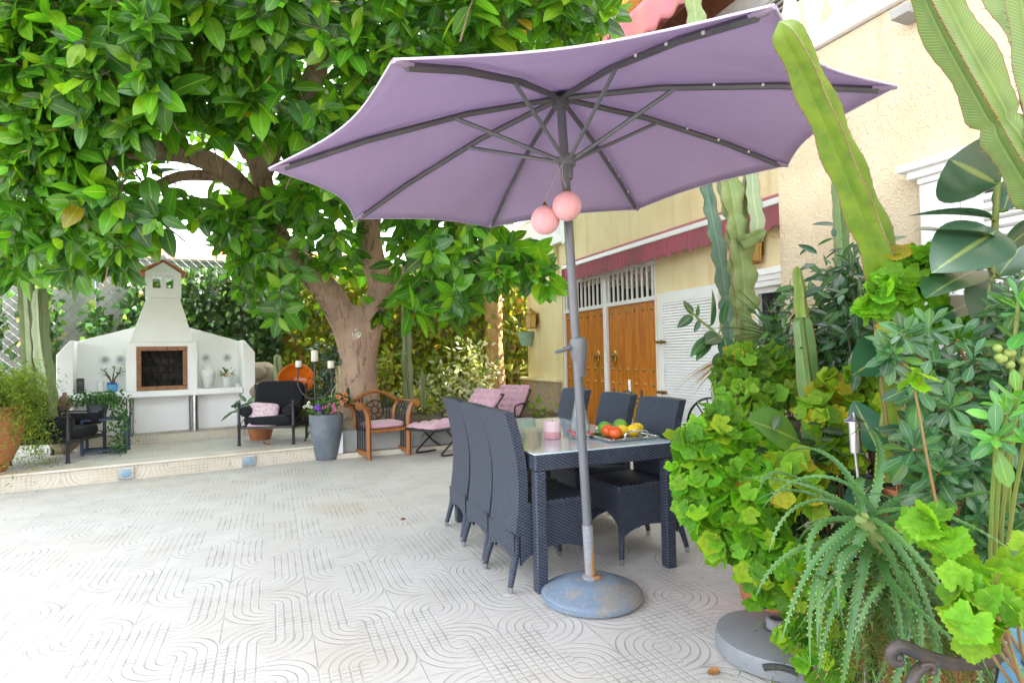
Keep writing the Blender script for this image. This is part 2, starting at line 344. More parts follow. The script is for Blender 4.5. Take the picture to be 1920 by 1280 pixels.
M['ivy_leaf'] = leafmat('ivy_leaf', rough=.4, transl=.42, mid=.3)
M['fine_leaf'] = leafmat('fine_leaf', rough=.6, transl=.35, mid=0)
M['aloe_leaf'] = leafmat('aloe_leaf', rough=.42, transl=.08, mid=0)

# ------------------------------------------------------------------ mesh builder
class MB:
    def __init__(s): s.v = []; s.f = []; s.mi = []; s.uv = None
    def _add(s, vs, fs, mi=0):
        o = len(s.v); s.v += [tuple(float(c) for c in v) for v in vs]
        for f in fs: s.f.append(tuple(i+o for i in f)); s.mi.append(mi)
        return s
    def box(s, x0, x1, y0, y1, z0, z1, mi=0, rot=None, c=None):
        vs = [(x, y, z) for x in (x0, x1) for y in (y0, y1) for z in (z0, z1)]
        if rot is not None:
            c = Vector(c if c is not None else ((x0+x1)/2, (y0+y1)/2, (z0+z1)/2))
            vs = [tuple(rot @ (Vector(v)-c) + c) for v in vs]
        return s._add(vs, [(0, 1, 3, 2), (4, 6, 7, 5), (0, 4, 5, 1), (2, 3, 7, 6), (0, 2, 6, 4), (1, 5, 7, 3)], mi)
    def bbox(s, x0, x1, y0, y1, z0, z1, b=.01, mi=0):
        """box with chamfered edges"""
        X = (x0, x1); Y = (y0, y1); Z = (z0, z1)
        import bmesh
        bm = bmesh.new(); bmesh.ops.create_cube(bm, size=1)
        for v in bm.verts: v.co = Vector((X[v.co.x > 0], Y[v.co.y > 0], Z[v.co.z > 0]))
        bmesh.ops.bevel(bm, geom=bm.edges[:], offset=b, segments=2, affect='EDGES', profile=.5)
        bm.verts.index_update()
        s._add([v.co[:] for v in bm.verts], [[v.index for v in f.verts] for f in bm.faces], mi); bm.free(); return s
    def tube(s, path, rad, n=8, mi=0, caps=True, squash=1.0):
        P = [Vector(p) for p in path]; k = len(P)
        if not hasattr(rad, '__len__'): rad = [rad]*k
        vs = []; up = None
        for i in range(k):
            t = (P[min(i+1, k-1)]-P[max(i-1, 0)]).normalized()
            if up is None:
                up = Vector((0, 0, 1)) if abs(t.z) < .9 else Vector((0, 1, 0))
            a = t.cross(up); a = a.normalized() if a.length > 1e-6 else t.orthogonal().normalized(); b_ = a.cross(t).normalized(); up = b_
            for j in range(n):
                w = 2*math.pi*j/n; vs.append(P[i] + a*(math.cos(w)*rad[i]) + b_*(math.sin(w)*rad[i]*squash))
        fs = [(i*n+j, i*n+(j+1) % n, (i+1)*n+(j+1) % n, (i+1)*n+j) for i in range(k-1) for j in range(n)]
        if caps: fs += [tuple(range(n-1, -1, -1)), tuple((k-1)*n+j for j in range(n))]
        return s._add(vs, fs, mi)
    def cyl(s, x, y, z0, z1, r0, r1=None, n=16, mi=0): return s.tube([(x, y, z0), (x, y, z1)], [r0, r0 if r1 is None else r1], n, mi)
    def lathe(s, prof, n=24, c=(0, 0, 0), mi=0, sx=1, sy=1, tilt=None):
        vs = []; fs = []
        for r, z in prof:
            for j in range(n):
                w = 2*math.pi*j/n; v = Vector((r*math.cos(w)*sx, r*math.sin(w)*sy, z))
                if tilt is not None: v = tilt @ v
                vs.append((v.x+c[0], v.y+c[1], v.z+c[2]))
        k = len(prof)
        fs = [(i*n+j, i*n+(j+1) % n, (i+1)*n+(j+1) % n, (i+1)*n+j) for i in range(k-1) for j in range(n)]
        if prof[0][0] > 1e-4: fs.append(tuple(range(n-1, -1, -1)))
        if prof[-1][0] > 1e-4: fs.append(tuple((k-1)*n+j for j in range(n)))
        return s._add(vs, fs, mi)
    def ball(s, c, r, n=16, mi=0, sz=1.0, jit=0):
        prof = [(max(1e-5, r*math.sin(math.pi*i/(n//2))), -r*sz*math.cos(math.pi*i/(n//2))) for i in range(n//2+1)]
        o = len(s.v); s.lathe(prof, n, c, mi)
        if jit:
            for i in range(o, len(s.v)):
                v = s.v[i]; h = math.sin(v[0]*9+v[2]*7)*math.cos(v[1]*8+v[2]*5)*jit
                s.v[i] = (c[0]+(v[0]-c[0])*(1+h), c[1]+(v[1]-c[1])*(1+h), c[2]+(v[2]-c[2])*(1+h))
        return s
    def prism(s, poly, axis, a, b, mi=0):
        """poly of 2-D points extruded along axis from a to b; the 2-D coordinates are the other two axes in order"""
        def mk(p, t):
            l = list(p); l.insert(axis, t); return tuple(l)
        n = len(poly)
        vs = [mk(p, a) for p in poly] + [mk(p, b) for p in poly]
        fs = [tuple(range(n)), tuple(range(2*n-1, n-1, -1))] + [(i, n+i, n+(i+1) % n, (i+1) % n) for i in range(n)]
        return s._add(vs, fs, mi)
    def grid(s, fn, nu, nv, mi=0, thick=None):
        vs = [fn(i/nu, j/nv) for i in range(nu+1) for j in range(nv+1)]
        fs = [(i*(nv+1)+j, (i+1)*(nv+1)+j, (i+1)*(nv+1)+j+1, i*(nv+1)+j+1) for i in range(nu) for j in range(nv)]
        return s._add(vs, fs, mi)
    def build(s, name, mats, parent=None, frame='l', base=None, smooth=None, solid=None, bevel=None):
        if not isinstance(mats, (list, tuple)): mats = [mats]
        V = np.array(s.v, float).reshape(-1, 3)
        if frame == 'pq':
            b = np.array(base if base is not None else parent['_pq'])
            V = V - b
        elif frame == 'w':
            b = np.array(base if base is not None else parent['_w'])
            V = V - b
        me = bpy.data.meshes.new(name); me.from_pydata(V.tolist(), [], s.f); me.update()
        for m in mats: me.materials.append(M[m] if isinstance(m, str) else m)
        me.polygons.foreach_set('material_index', s.mi)
        import bmesh
        bm = bmesh.new(); bm.from_mesh(me); bmesh.ops.recalc_face_normals(bm, faces=bm.faces[:]); bm.to_mesh(me); bm.free()
        if s.uv is not None:
            l = me.uv_layers.new(name='UVMap')
            uv = np.array(s.uv, np.float32); li = np.empty(len(me.loops), np.int32); me.loops.foreach_get('vertex_index', li)
            l.data.foreach_set('uv', uv[li].ravel())
        o = bpy.data.objects.new(name, me); COL.objects.link(o)
        if smooth is not None:
            me.shade_smooth()
            if smooth < 179: me.set_sharp_from_angle(angle=R(smooth))
        if parent is not None: o.parent = parent
        elif base is not None:
            if frame == 'pq': o.location = W(*base); o.rotation_euler = (0, 0, PH)
            else: o.location = base
        if solid:
            md = o.modifiers.new('thick', 'SOLIDIFY'); md.thickness = solid; md.offset = 0
        if bevel:
            md = o.modifiers.new('edge', 'BEVEL'); md.width = bevel; md.segments = 2; md.limit_method = 'ANGLE'
        return o
def tag(o, label=None, cat=None, group=None, kind=None):
    if label: o['label'] = label
    if cat: o['category'] = cat
    if group: o['group'] = group
    if kind: o['kind'] = kind
    return o
def thing(name, label, cat, loc, rot=0.0, group=None):
    o = bpy.data.objects.new(name, None); COL.objects.link(o); o.location = [float(c) for c in loc]; o.rotation_euler = (0, 0, rot)
    o.empty_display_size = .1
    o['_w'] = [float(c) for c in loc]; return tag(o, label, cat, group)
def thing_pq(name, label, cat, p, q, z=0, group=None):
    o = thing(name, label, cat, W(p, q, z), PH, group); o['_pq'] = [float(p), float(q), float(z)]; return o
def struct(o): o['kind'] = 'structure'; return o
def dup(root, loc, rotz, label, group=None):
    r = root.copy(); COL.objects.link(r); r.location = loc; r.rotation_euler = (0, 0, rotz); r['label'] = label
    if group: r['group'] = group
    for ch in list(root.children):
        c = ch.copy(); COL.objects.link(c); c.parent = r
        for g in ch.children:
            d = g.copy(); COL.objects.link(d); d.parent = c
    return r

# ------------------------------------------------------------------ leaves
def tmpl_grid(rows, width, fold=.12, droop=.0, tipcurl=0.0):
    """leaf along +y (0..1), across x, upper side +z; rows of three vertices"""
    V = []; UV = []
    for i in range(rows+1):
        t = i/rows; w = width(t)/2
        z0 = -droop*t*t
        for k, x in enumerate((-w, 0, w)):
            V.append((x, t, z0 + (fold*abs(x) if k != 1 else 0))); UV.append((k/2, t))
    F = []
    for i in range(rows):
        for k in range(2):
            a = i*3+k; F.append((a, a+1, a+4, a+3))
    return np.array(V), F, np.array(UV)
def oval(w, sharp=1.0): return lambda t: w*max(.0, math.sin(math.pi*min(1, max(0, t))**.9))**.75 + .004
def ovate_tip(w): return lambda t: w*(math.sin(math.pi*t**.85)**.7 if 0 < t < 1 else 0)*(1-.25*t**6) + .004
def obov(w): return lambda t: w*(math.sin(math.pi*min(.999, t**1.6))**.75 if 0 < t < 1 else 0) + .02
T_FICUS = tmpl_grid(7, ovate_tip(.50), fold=.20, droop=.14)
T_RUB = tmpl_grid(10, ovate_tip(.52), fold=.16, droop=.10)
T_PIT = tmpl_grid(6, obov(.36), fold=.2, droop=.10)
T_BAY = tmpl_grid(5, oval(.34), fold=.25, droop=.14)
T_SMALL = tmpl_grid(3, oval(.5), fold=.2, droop=.1)
T_BLADE = tmpl_grid(6, lambda t: .055*(1-t)**.6+.004, fold=.5, droop=.55)
T_NEEDLE = tmpl_grid(2, lambda t: .10*(1-t)+.01, fold=.1, droop=.1)
def t_geranium(lobes=5):
    n = 40; V = [(0, 0, 0)]; UV = [(.5, 0)]; F = []
    for ring, rr in ((1, .5), (2, 1.0)):
        for j in range(n):
            a = -math.pi/2 + 2*math.pi*(j+.5)/n
            gap = 1 - .55*math.exp(-((min(j+.5, n-j-.5))/1.6)**2)
            lob = 1 + .10*math.cos(lobes*(a-math.pi/2))
            sc = 1 + (.055 if j % 2 == 0 else -.05)*(ring == 2)
            r = .5*rr*gap*(lob if ring == 2 else 1)*sc
            z = .026*math.cos(lobes*(a-math.pi/2))*rr + .055*rr*rr + (.012 if j % 2 else 0)*rr
            V.append((r*math.cos(a), r*math.sin(a), z)); UV.append((.5+.5*rr*math.cos(a), .5+.5*rr*math.sin(a)))
    for j in range(n):
        k = (j+1) % n
        F.append((0, 1+j, 1+k)); F.append((1+j, 1+n+j, 1+n+k, 1+k))
    return np.array(V), F, np.array(UV)
T_GER = t_geranium()
def t_ivy():
    pts = [(0, 0), (.3, .02), (.48, .3), (.26, .48), (.2, .75), (0, 1), (-.2, .75), (-.26, .48), (-.48, .3), (-.3, .02)]
    V = [(0, .35, .04)] + [(x, y, -.10*abs(x)-.08*y*y) for x, y in pts]
    F = [(0, 1+i, 1+(i+1) % len(pts)) for i in range(len(pts))]
    UV = [(.5, .35)] + [(.5+x, y) for x, y in pts]
    return np.array(V), F, np.array(UV)
T_IVY = t_ivy()
def frame_dn(d, n):
    """rotation with y=d, z≈n : arrays (N,3)"""
    d = d/np.linalg.norm(d, axis=1, keepdims=True)
    x = np.cross(d, n); L = np.linalg.norm(x, axis=1, keepdims=True)
    bad = (L < 1e-4)[:, 0]; x[bad] = np.cross(d[bad], np.array([.3, .5, .8])); L = np.linalg.norm(x, axis=1, keepdims=True)
    x = x/L; z = np.cross(x, d)
    return np.stack([x, d, z], axis=2)     # columns
def leaves(name, T, pos, d, n, size, tint, material, parent=None, base=None, wscale=None):
    V, F, UV = T
    pos = np.asarray(pos, float); d = np.asarray(d, float); n = np.asarray(n, float); size = np.asarray(size, float)
    k = len(pos); nv = len(V)
    Rt = frame_dn(d, n)*size[:, None, None]
    VV = np.repeat(V[None], k, 0)
    if wscale is not None: VV = VV*np.stack([wscale, np.ones(k), np.ones(k)], 1)[:, None, :]
    P = np.einsum('kij,kvj->kvi', Rt, VV) + pos[:, None, :]
    b = np.array(base if base is not None else parent['_w']); P = P - b
    fl = [len(f) for f in F]; fi = np.concatenate([np.array(f) for f in F])
    me = bpy.data.meshes.new(name)
    me.vertices.add(k*nv); me.vertices.foreach_set('co', P.astype(np.float32).ravel())
    idx = (fi[None] + (np.arange(k)*nv)[:, None]).ravel().astype(np.int32)
    me.loops.add(len(idx)); me.loops.foreach_set('vertex_index', idx)
    tot = np.tile(np.array(fl, np.int32), k); st = np.concatenate([[0], np.cumsum(tot)[:-1]]).astype(np.int32)
    me.polygons.add(len(tot)); me.polygons.foreach_set('loop_start', st)
    try: me.polygons.foreach_set('loop_total', tot)
    except Exception: pass
    me.update(calc_edges=True); me.validate()
    uv = me.uv_layers.new(name='UVMap'); uv.data.foreach_set('uv', np.tile(UV[fi], (k, 1)).astype(np.float32).ravel())
    c = me.attributes.new('tint', 'FLOAT_COLOR', 'POINT')
    t4 = np.concatenate([np.asarray(tint, float), np.ones((k, 1))], 1)
    c.data.foreach_set('color', np.repeat(t4, nv, 0).astype(np.float32).ravel())
    me.materials.append(M[material]); me.shade_smooth()
    o = bpy.data.objects.new(name, me); COL.objects.link(o)
    if parent is not None: o.parent = parent
    else: o.location = b.tolist()
    return o
def tints(k, cols, probs=None, var=.18):
    cols = np.array(cols, float); i = rng.choice(len(cols), k, p=probs)
    return np.clip(cols[i]*(1+rng.normal(0, var, (k, 1)))*(1+rng.normal(0, .05, (k, 3))), .002, .95)
def unit(a): a = np.asarray(a, float); return a/np.linalg.norm(a, axis=-1, keepdims=True)
def rand_dirs(k): return unit(rng.normal(size=(k, 3)))
def rosettes(tips, axes, per, size, emin, emax, back=.35, grav=.2, jit=.15):
    """leaf bases, directions, normals, sizes of rosettes of leaves round twig tips"""
    pos = []; D = []; NN = []; S = []
    for c, a, s in zip(tips, unit(axes), size):
        x = np.cross(a, [.31, .2, .93]); x /= np.linalg.norm(x); y = np.cross(a, x); ph = rng.random()*6.28
        k = per if isinstance(per, int) else rng.integers(per[0], per[1]+1)
        for j in range(k):
            t = j/max(1, k-1); w = ph + j*2.39996 + rng.normal(0, .15); e = emin+(emax-emin)*t + rng.normal(0, jit)
            rad = x*math.cos(w)+y*math.sin(w)
            d = a*math.cos(e)+rad*math.sin(e); d = d + np.array([0, 0, -grav*rng.random()*1.6])
            nn = a*math.sin(e)-rad*math.cos(e) + np.array([0, 0, .35]) + rng.normal(0, .12, 3)
            L = s*(.62+.45*t if k > 3 else 1)*rng.uniform(.85, 1.12)
            pos.append(c - a*back*s*t + d*s*.10); D.append(d); NN.append(nn); S.append(L)
    return np.array(pos), np.array(D), np.array(NN), np.array(S)
def in_poly(x, y, poly):
    c = False; n = len(poly); j = n-1
    for i in range(n):
        xi, yi = poly[i]; xj, yj = poly[j]
        if (yi > y) != (yj > y) and x < (xj-xi)*(y-yi)/(yj-yi)+xi: c = not c
        j = i
    return c
def spline(pts, k=6):
    P = [np.array(p, float) for p in pts]; out = []
    for i in range(len(P)-1):
        p0 = P[max(i-1, 0)]; p1 = P[i]; p2 = P[i+1]; p3 = P[min(i+2, len(P)-1)]
        for j in range(k):
            t = j/k
            out.append(.5*((2*p1)+(-p0+p2)*t+(2*p0-5*p1+4*p2-p3)*t*t+(-p0+3*p1-3*p2+p3)*t**3))
    out.append(P[-1]); return out
# ================================================================== SETTING
b = MB(); b._add([(-400, -400, -.006), (400, -400, -.006), (400, 400, -.006), (-400, 400, -.006)], [(0, 1, 2, 3)])
struct(b.build('ground', 'ground', base=(0, 0, -.006), frame='w'))
b = MB(); b._add([(-14, -4, 0), (5.1, -4, 0), (5.1, 13, 0), (-14, 13, 0)], [(0, 1, 2, 3)])
struct(b.build('patio', 'tile', base=(0, 0, 0), frame='pq'))
# raised terrace along the left, edge from E0 to E1 (world)
E0 = np.array([-5.157, 5.815]); E1 = np.array([-2.47, 7.386]); ed = unit(E1-E0); en = np.array([-ed[1], ed[0]])
TA = math.atan2(ed[1], ed[0]); tb = tuple(float(c) for c in E1)
def terrace_obj(name, mb, m):
    o = mb.build(name, m); o.location = (tb[0], tb[1], 0); o.rotation_euler = (0, 0, TA); return struct(o)
terrace_obj('terrace', MB().box(-12, 0, .012, 8, -.005, .156), 'riser')
terrace_obj('terrace_edge', MB().bbox(-12, .0, -.012, .30, .1565, .182, .006), 'marble')
o = MB(); o._add([(-12, .30, .172), (0, .30, .172), (0, 8, .172), (-12, 8, .172)], [(0, 1, 2, 3)]); terrace_obj('terrace_paving', o, 'tile')
# step lights let into the riser
for (s, lab) in ((-2.06, 'square blue glass step light nearer the terracotta urn'), (-.83, 'square blue glass step light nearer the black armchair with the pillow')):
    t = thing('step_light', lab, 'step light', (tb[0]+ed[0]*s, tb[1]+ed[1]*s, .075), TA, 'lights let into the terrace step')
    MB().bbox(-.075, .075, -.012, .03, -.062, .062, .004).build('frame', 'steel', t)
    MB().lathe([(.001, 0), (.045, 0), (.04, .006), (.001, .010)], 20, (0, 0, 0), tilt=Matrix.Rotation(R(90), 3, 'X')).build('lens', mat('pale_lens', (.22, .36, .45), rough=.12), t, smooth=30).location = (0, -.0125, 0)

# bed behind a low wall on the right of the terrace
bx = MB(); bx.box(.84, 4.4, 7.98, 12.3, 0, .30); struct(bx.build('planting_bed', 'earth', base=(2.5, 10, 0), frame='pq'))
bx = MB(); bx.grid(lambda u, v: (2.85+.10*math.sin(v*17)+(3.6-2.85)*u, -1+4.2*v, .004+.05*math.sin(u*3.1)*abs(math.sin(v*9))), 10, 40); struct(bx.build('border_soil', 'earth', base=(3, 1, 0), frame='pq', smooth=60))
w_ = thing_pq('planter_wall', 'low white rendered wall holding the bed behind the wooden armchair', 'wall', 1.9, 7.9)
MB().bbox(.80, 3.6, 7.80, 7.97, .062, .34, .012).build('body', 'concrete', w_, 'pq')
MB().bbox(.66, .84, 7.72, 8.15, .062, .335, .012).build('end_pier', 'white', w_, 'pq')
MB().box(.655, 3.6, 7.712, 7.80, 0, .06).build('tile_skirting', 'marble', w_, 'pq')

# ================================================================== HOUSE
h = thing_pq('house', 'cream rendered house with wooden garage doors and stone-clad corner', 'house', 5.1, 8, 0)
wl = MB(); P0, P1 = 5.1, 5.38
wl.box(P0, P1, 9.74, 11.35, 0, 3.36)                       # left of the door
wl.box(P0, P1, 6.84, 9.74, 2.62, 3.36)                     # over the door
wl.box(P0, P1, 5.02, 6.84, 0, 3.36)
wl.box(P0, P1, 4.2, 5.02, 1.98, 3.36)
wl.box(P0, P1, 2.9, 4.2, 0, 3.36)
wl.box(P0, P1, 3.0, 9.34, 3.36, 4.9); wl.box(P1, 14, 11.25, 11.35, 0, 3.3)
wl.build('wall', 'stucco', h, 'pq')
# garage interior; open band in the back wall added to let skylight in
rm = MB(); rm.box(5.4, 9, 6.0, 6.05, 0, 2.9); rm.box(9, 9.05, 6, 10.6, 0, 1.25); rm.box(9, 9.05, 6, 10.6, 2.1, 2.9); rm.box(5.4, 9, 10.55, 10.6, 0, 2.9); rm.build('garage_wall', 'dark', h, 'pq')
rm = MB(); rm.box(5.39, 9, 6.05, 10.55, 2.75, 2.8)
for k in range(6): rm.box(5.4+.55*k, 5.5+.55*k, 6.05, 10.55, 2.66, 2.745)
rm.build('garage_ceiling', 'room', h, 'pq')
# door leaves of upright boards with studs and knockers
def door_leaf(q0, q1, boards, kq):
    d = MB(); n = boards; wq = (q1-q0)/n
    for k in range(n): d.bbox(5.15, 5.20, q0+k*wq+.003, q0+(k+1)*wq-.003, .02, 2.03, .004)
    dl = d.build('garage_door', 'door_wood', h, 'pq')
    def stud(prof, q, z, n):
        o = MB().lathe(prof, n, (5.152, q, z), tilt=Matrix.Rotation(R(-90), 3, 'Y')).build('stud', 'brass', None, 'pq', base=(5.1, 8, 0), smooth=60)
        o.location = (0, 0, 0); o.rotation_euler = (0, 0, 0); o.parent = dl
    for z in (1.93, 1.02, .80):
        for k in range(n): stud([(.034, 0), (.032, .008), (.018, .014), (.014, .024), (.001, .03)], q0+(k+.5)*wq, z, 10)
    for z in (2.0, .91, .69):
        for k in range(2*n): stud([(.014, 0), (.001, .012)], q0+(k+.5)*wq/2, z, 8)
    kn = MB(); kn.lathe([(.085, 0), (.07, .012), (.05, .016), (.001, .03)], 14, (5.152, kq, 1.24), tilt=Matrix.Rotation(R(-90), 3, 'Y'))
    ring = [(5.115, kq+.07*math.sin(a), 1.17+.085*math.cos(a)) for a in np.linspace(0, 2*math.pi, 17)]
    kn.tube(ring, .013, 6)
    k_ = kn.build('knocker', 'brass', None, 'pq', base=(5.1, 8, 0), smooth=60); k_.location = (0, 0, 0); k_.rotation_euler = (0, 0, 0); k_.parent = dl
door_leaf(6.90, 8.20, 6, 8.02)
door_leaf(8.30, 9.68, 6, 8.55)
fr = MB()
fr.box(5.12, 5.20, 6.84, 6.90, 0, 2.62); fr.box(5.12, 5.20, 9.68, 9.74, 0, 2.62); fr.box(5.11, 5.19, 8.20, 8.30, 0, 2.56)
fr.box(5.115, 5.20, 6.90, 8.20, 2.035, 2.10); fr.box(5.115, 5.20, 8.30, 9.68, 2.035, 2.10); fr.box(5.115, 5.20, 6.90, 9.68, 2.56, 2.62)
fr.build('door_frame', 'white_gloss', h, 'pq', bevel=.004)
gr = MB()
for a, e, n in ((6.90, 8.20, 10), (8.30, 9.68, 10)):
    for k in range(n):
        q = a+(k+.5)*(e-a)/n; gr.box(5.13, 5.155, q-.014, q+.014, 2.10, 2.56)
gr.build('door_grille', 'white_gloss', h, 'pq')
# stone-clad corner with a ledge
MB().box(5.02, 5.097, 9.80, 11.50, 0, .74).build('stone_cladding', 'flag', h, 'pq')
lg = MB(); lg.bbox(4.96, 5.098, 9.78, 11.56, .742, .80, .015); lg.build('stone_ledge', 'stucco', h, 'pq')
# white louvred side door
sd = MB(); sd.box(5.06, 5.097, 5.52, 6.72, .02, 2.10); sd.box(5.03, 5.058, 5.52, 5.62, .02, 2.1); sd.box(5.03, 5.058, 6.60, 6.72, .02, 2.1)
sd.box(5.03, 5.058, 5.62, 6.60, 1.95, 2.1); sd.box(5.03, 5.058, 5.62, 6.60, .02, .2)
for k in range(46): sd.box(5.035, 5.057, 5.62, 6.60, .21+k*.038, .21+k*.038+.026, rot=Matrix.Rotation(R(12), 3, 'Y'))
sdo = sd.build('louvred_door', 'white_gloss', h, 'pq')
for z in (1.42, .72):
    hg = MB(); hg.box(5.0, 5.03, 6.55, 6.74, z-.018, z+.018); hg.cyl(5.005, 6.63, z-.03, z+.03, .014, n=8)
    h_ = hg.build('hinge', 'brass', None, 'pq', base=(5.1, 8, 0)); h_.location = (0, 0, 0); h_.rotation_euler = (0, 0, 0); h_.parent = sdo
# small window with moulded head beside the wing
wn = MB(); wn.box(5.0, 5.098, 4.2, 5.2, 1.98, 2.04); wn.box(4.97, 5.098, 4.2, 5.23, 2.04, 2.10); wn.box(4.94, 5.098, 4.2, 5.26, 2.10, 2.17)
wn.build('window_cornice', 'white', h, 'pq', bevel=.006)
wf = MB(); wf.box(5.10, 5.16, 4.96, 5.02, .9, 1.978); wf.box(5.10, 5.16, 4.2, 4.96, 1.92, 1.978); wf.build('window_frame', 'white_gloss', h, 'pq')
MB().box(5.17, 5.19, 4.2, 5.02, .0, 1.98).build('window_pane', 'black_glass', h, 'pq')
# balcony slab, fascia and the bracket arch beyond the corner
sl = MB(); sl.box(4.98, 8, 9.345, 11.42, 3.365, 3.46); sl.box(4.98, 5.2, 11.42, 12.6, 3.365, 3.46); sl.build('balcony_slab', 'white', h, 'pq', bevel=.01)
bm_ = MB()
bm_.prism([(9.86, 3.362)] + [(9.86+2.0*t, 3.0-.62*(1-t)**2.2) for t in np.linspace(0, 1, 10)] + [(12.5, 3.0), (12.5, 3.362)], 0, 5.0, 5.096)
bm_.build('balcony_beam', 'stucco', h, 'pq')
# upper storey; unseen top block added to keep sun off the court
up = MB(); up.box(6.6, 14, 2.0, 11.2, 3.47, 7.61); up.box(8, 14, 0.0, 11.4, 7.81, 12.5); up.build('upper_shade_wall', 'brown_stucco', h, 'pq')
us = MB(); us.box(5.2, 14.4, 8.75, 11.6, 7.62, 7.8); us.box(6.0, 14.4, 1.6, 8.74, 7.62, 7.8); us.build('upper_soffit', 'soffit', h, 'pq')
ue = MB(); ue.box(5.0, 5.19, 8.75, 11.6, 7.58, 7.95); ue.box(5.19, 14.4, 11.61, 11.8, 7.58, 7.95); ue.build('roof_edge', 'white', h, 'pq')
sx_ = MB()
for k in range(9): sx_.box(6.2+.045*k, 6.24+.045*k, 2.2, 6.7, 5.9-.05*k, 5.93-.05*k)
sx_.box(6.2, 6.59, 2.2, 6.7, 5.94, 6.3)
sx_.build('shutter_box', 'concrete', h, 'pq')
pa = MB()
pa.grid(lambda u, v: (5.31+1.26*v, 5.9+3.2*u, 6.64+.55*v - .04*math.sin(math.pi*v)), 12, 6)
pa.build('upper_awning', 'pink_awn', h, 'pq', solid=.02, smooth=60)
pv = MB(); pv.grid(lambda u, v: (5.29+.02*math.sin(u*40)*v, 5.9+3.2*u, 6.64-(.56+.035*math.cos(u*2*math.pi*9))*v), 110, 6); pv.build('upper_valance', 'pink_awn', h, 'pq', solid=.008, smooth=60)
# ---- wing nearer the camera
wg = thing_pq('house_wing', 'rough cream rendered wing of the house behind the cacti', 'house', 3.6, 3, 0)
ww = MB(); ww.box(3.6, 3.9, 2.20, 3.27, 0, 3.40); ww.box(3.6, 3.9, .95, 2.20, 2.27, 3.40); ww.box(3.6, 3.9, -3, .95, 0, 3.40); ww.box(3.6, 3.9, .95, 2.20, 0, 1.0)
ww.box(3.9, 5.09, 3.0, 3.27, 0, 3.355); ww.build('wall', 'rough_stucco', wg, 'pq')
MB().box(5.0, 6.0, -3, 3.0, 3.505, 6.2).build('upper_shade_wall', 'concrete', wg, 'pq')  # added wall, its grey standing in for shade between the balusters
MB().box(3.55, 9, -3, 3.32, 3.41, 3.50).build('terrace_slab', 'white', wg, 'pq', bevel=.01)
wc = MB(); wc.box(3.52, 3.598, .95, 2.20, 2.24, 2.275); wc.box(3.49, 3.598, .92, 2.24, 2.275, 2.32); wc.box(3.45, 3.598, .88, 2.28, 2.32, 2.36); wc.build('window_cornice', 'white', wg, 'pq', bevel=.006)
wj = MB(); wj.box(3.54, 3.598, 2.08, 2.20, 1.0, 2.238); wj.box(3.54, 3.598, .95, 1.07, 1.0, 2.238); wj.box(3.56, 3.66, 2.02, 2.078, 1.02, 2.2); wj.box(3.56, 3.66, 1.072, 2.018, 2.14, 2.2)
wj.build('window_surround', 'white', wg, 'pq', bevel=.005)
lv = MB(); lv.box(3.600, 3.62, 1.9, 2.015, 1.03, 2.135)
for k in range(21): lv.box(3.585, 3.625, 1.08, 1.895, 1.05+k*.051, 1.05+k*.051+.036, rot=Matrix.Rotation(R(28), 3, 'Y'))
lv.build('shutter', 'white_gloss', wg, 'pq')
MB().box(3.70, 3.72, 1.07, 2.05, 1.02, 2.15).build('window_pane', 'black_glass', wg, 'pq')
sp = MB(); sp.prism([(2.16, 3.24), (2.16, 3.30), (2.27, 3.30), (2.27, 3.24)], 0, 3.44, 3.598); sp.build('rain_spout', 'concrete', wg, 'pq', bevel=.006)
# balustrades
def balustrade(name, lab, p, q0, q1, z, n, hh):
    t = thing_pq(name, lab, 'balustrade', p, (q0+q1)/2, z)
    MB().bbox(p-.09, p+.09, q0, q1, z, z+.07, .01).build('base_rail', 'white', t, 'pq')
    MB().bbox(p-.10, p+.10, q0, q1, z+hh-.08, z+hh, .012).build('top_rail', 'white', t, 'pq')
    z0, z1 = z+.07, z+hh-.08; L = z1-z0
    prof = [(.07, 0), (.07, .06), (.04, .08), (.05, .12), (.085, .24), (.09, .33), (.06, .52), (.045, .66), (.04, .74), (.06, .77), (.06, .82), (.045, .85), (.07, .93), (.07, 1)]
    for k in range(n):
        q = q0+(k+.5)*(q1-q0)/n
        MB().lathe([(r*.72, zz*L) for r, zz in prof], 18, (p, q, z0)).build('baluster', 'white', t, 'pq', smooth=50)
balustrade('wing_balustrade', 'white turned balustrade above the rough cream wing', 3.68, .9, 3.28, 3.505, 12, .85)
rl = thing_pq('balcony_railing', 'pierced white balcony parapet beyond the wine awning', 'railing', 5.1, 10.8, 3.465)
pr = MB()
for k in range(26):
    q = 9.36+k*.125; pr.bbox(5.02, 5.10, q, q+.112, 3.53, 4.05, .012)
    pr.box(5.03, 5.09, q+.112, q+.125, 3.53, 3.62); pr.box(5.03, 5.09, q+.112, q+.125, 3.70, 3.84); pr.box(5.03, 5.09, q+.112, q+.125, 3.92, 4.05)
pr.build('parapet', 'white', rl, 'pq')
MB().bbox(5.0, 5.12, 9.3, 12.6, 4.052, 4.12, .01).build('coping', 'white', rl, 'pq'); MB().bbox(5.0, 5.12, 9.3, 12.6, 3.465, 3.528, .01).build('base_rail', 'white', rl, 'pq')
MB().bbox(4.95, 5.0, 9.30, 9.42, 3.30, 4.12, .008).build('end_post', 'white', rl, 'pq')
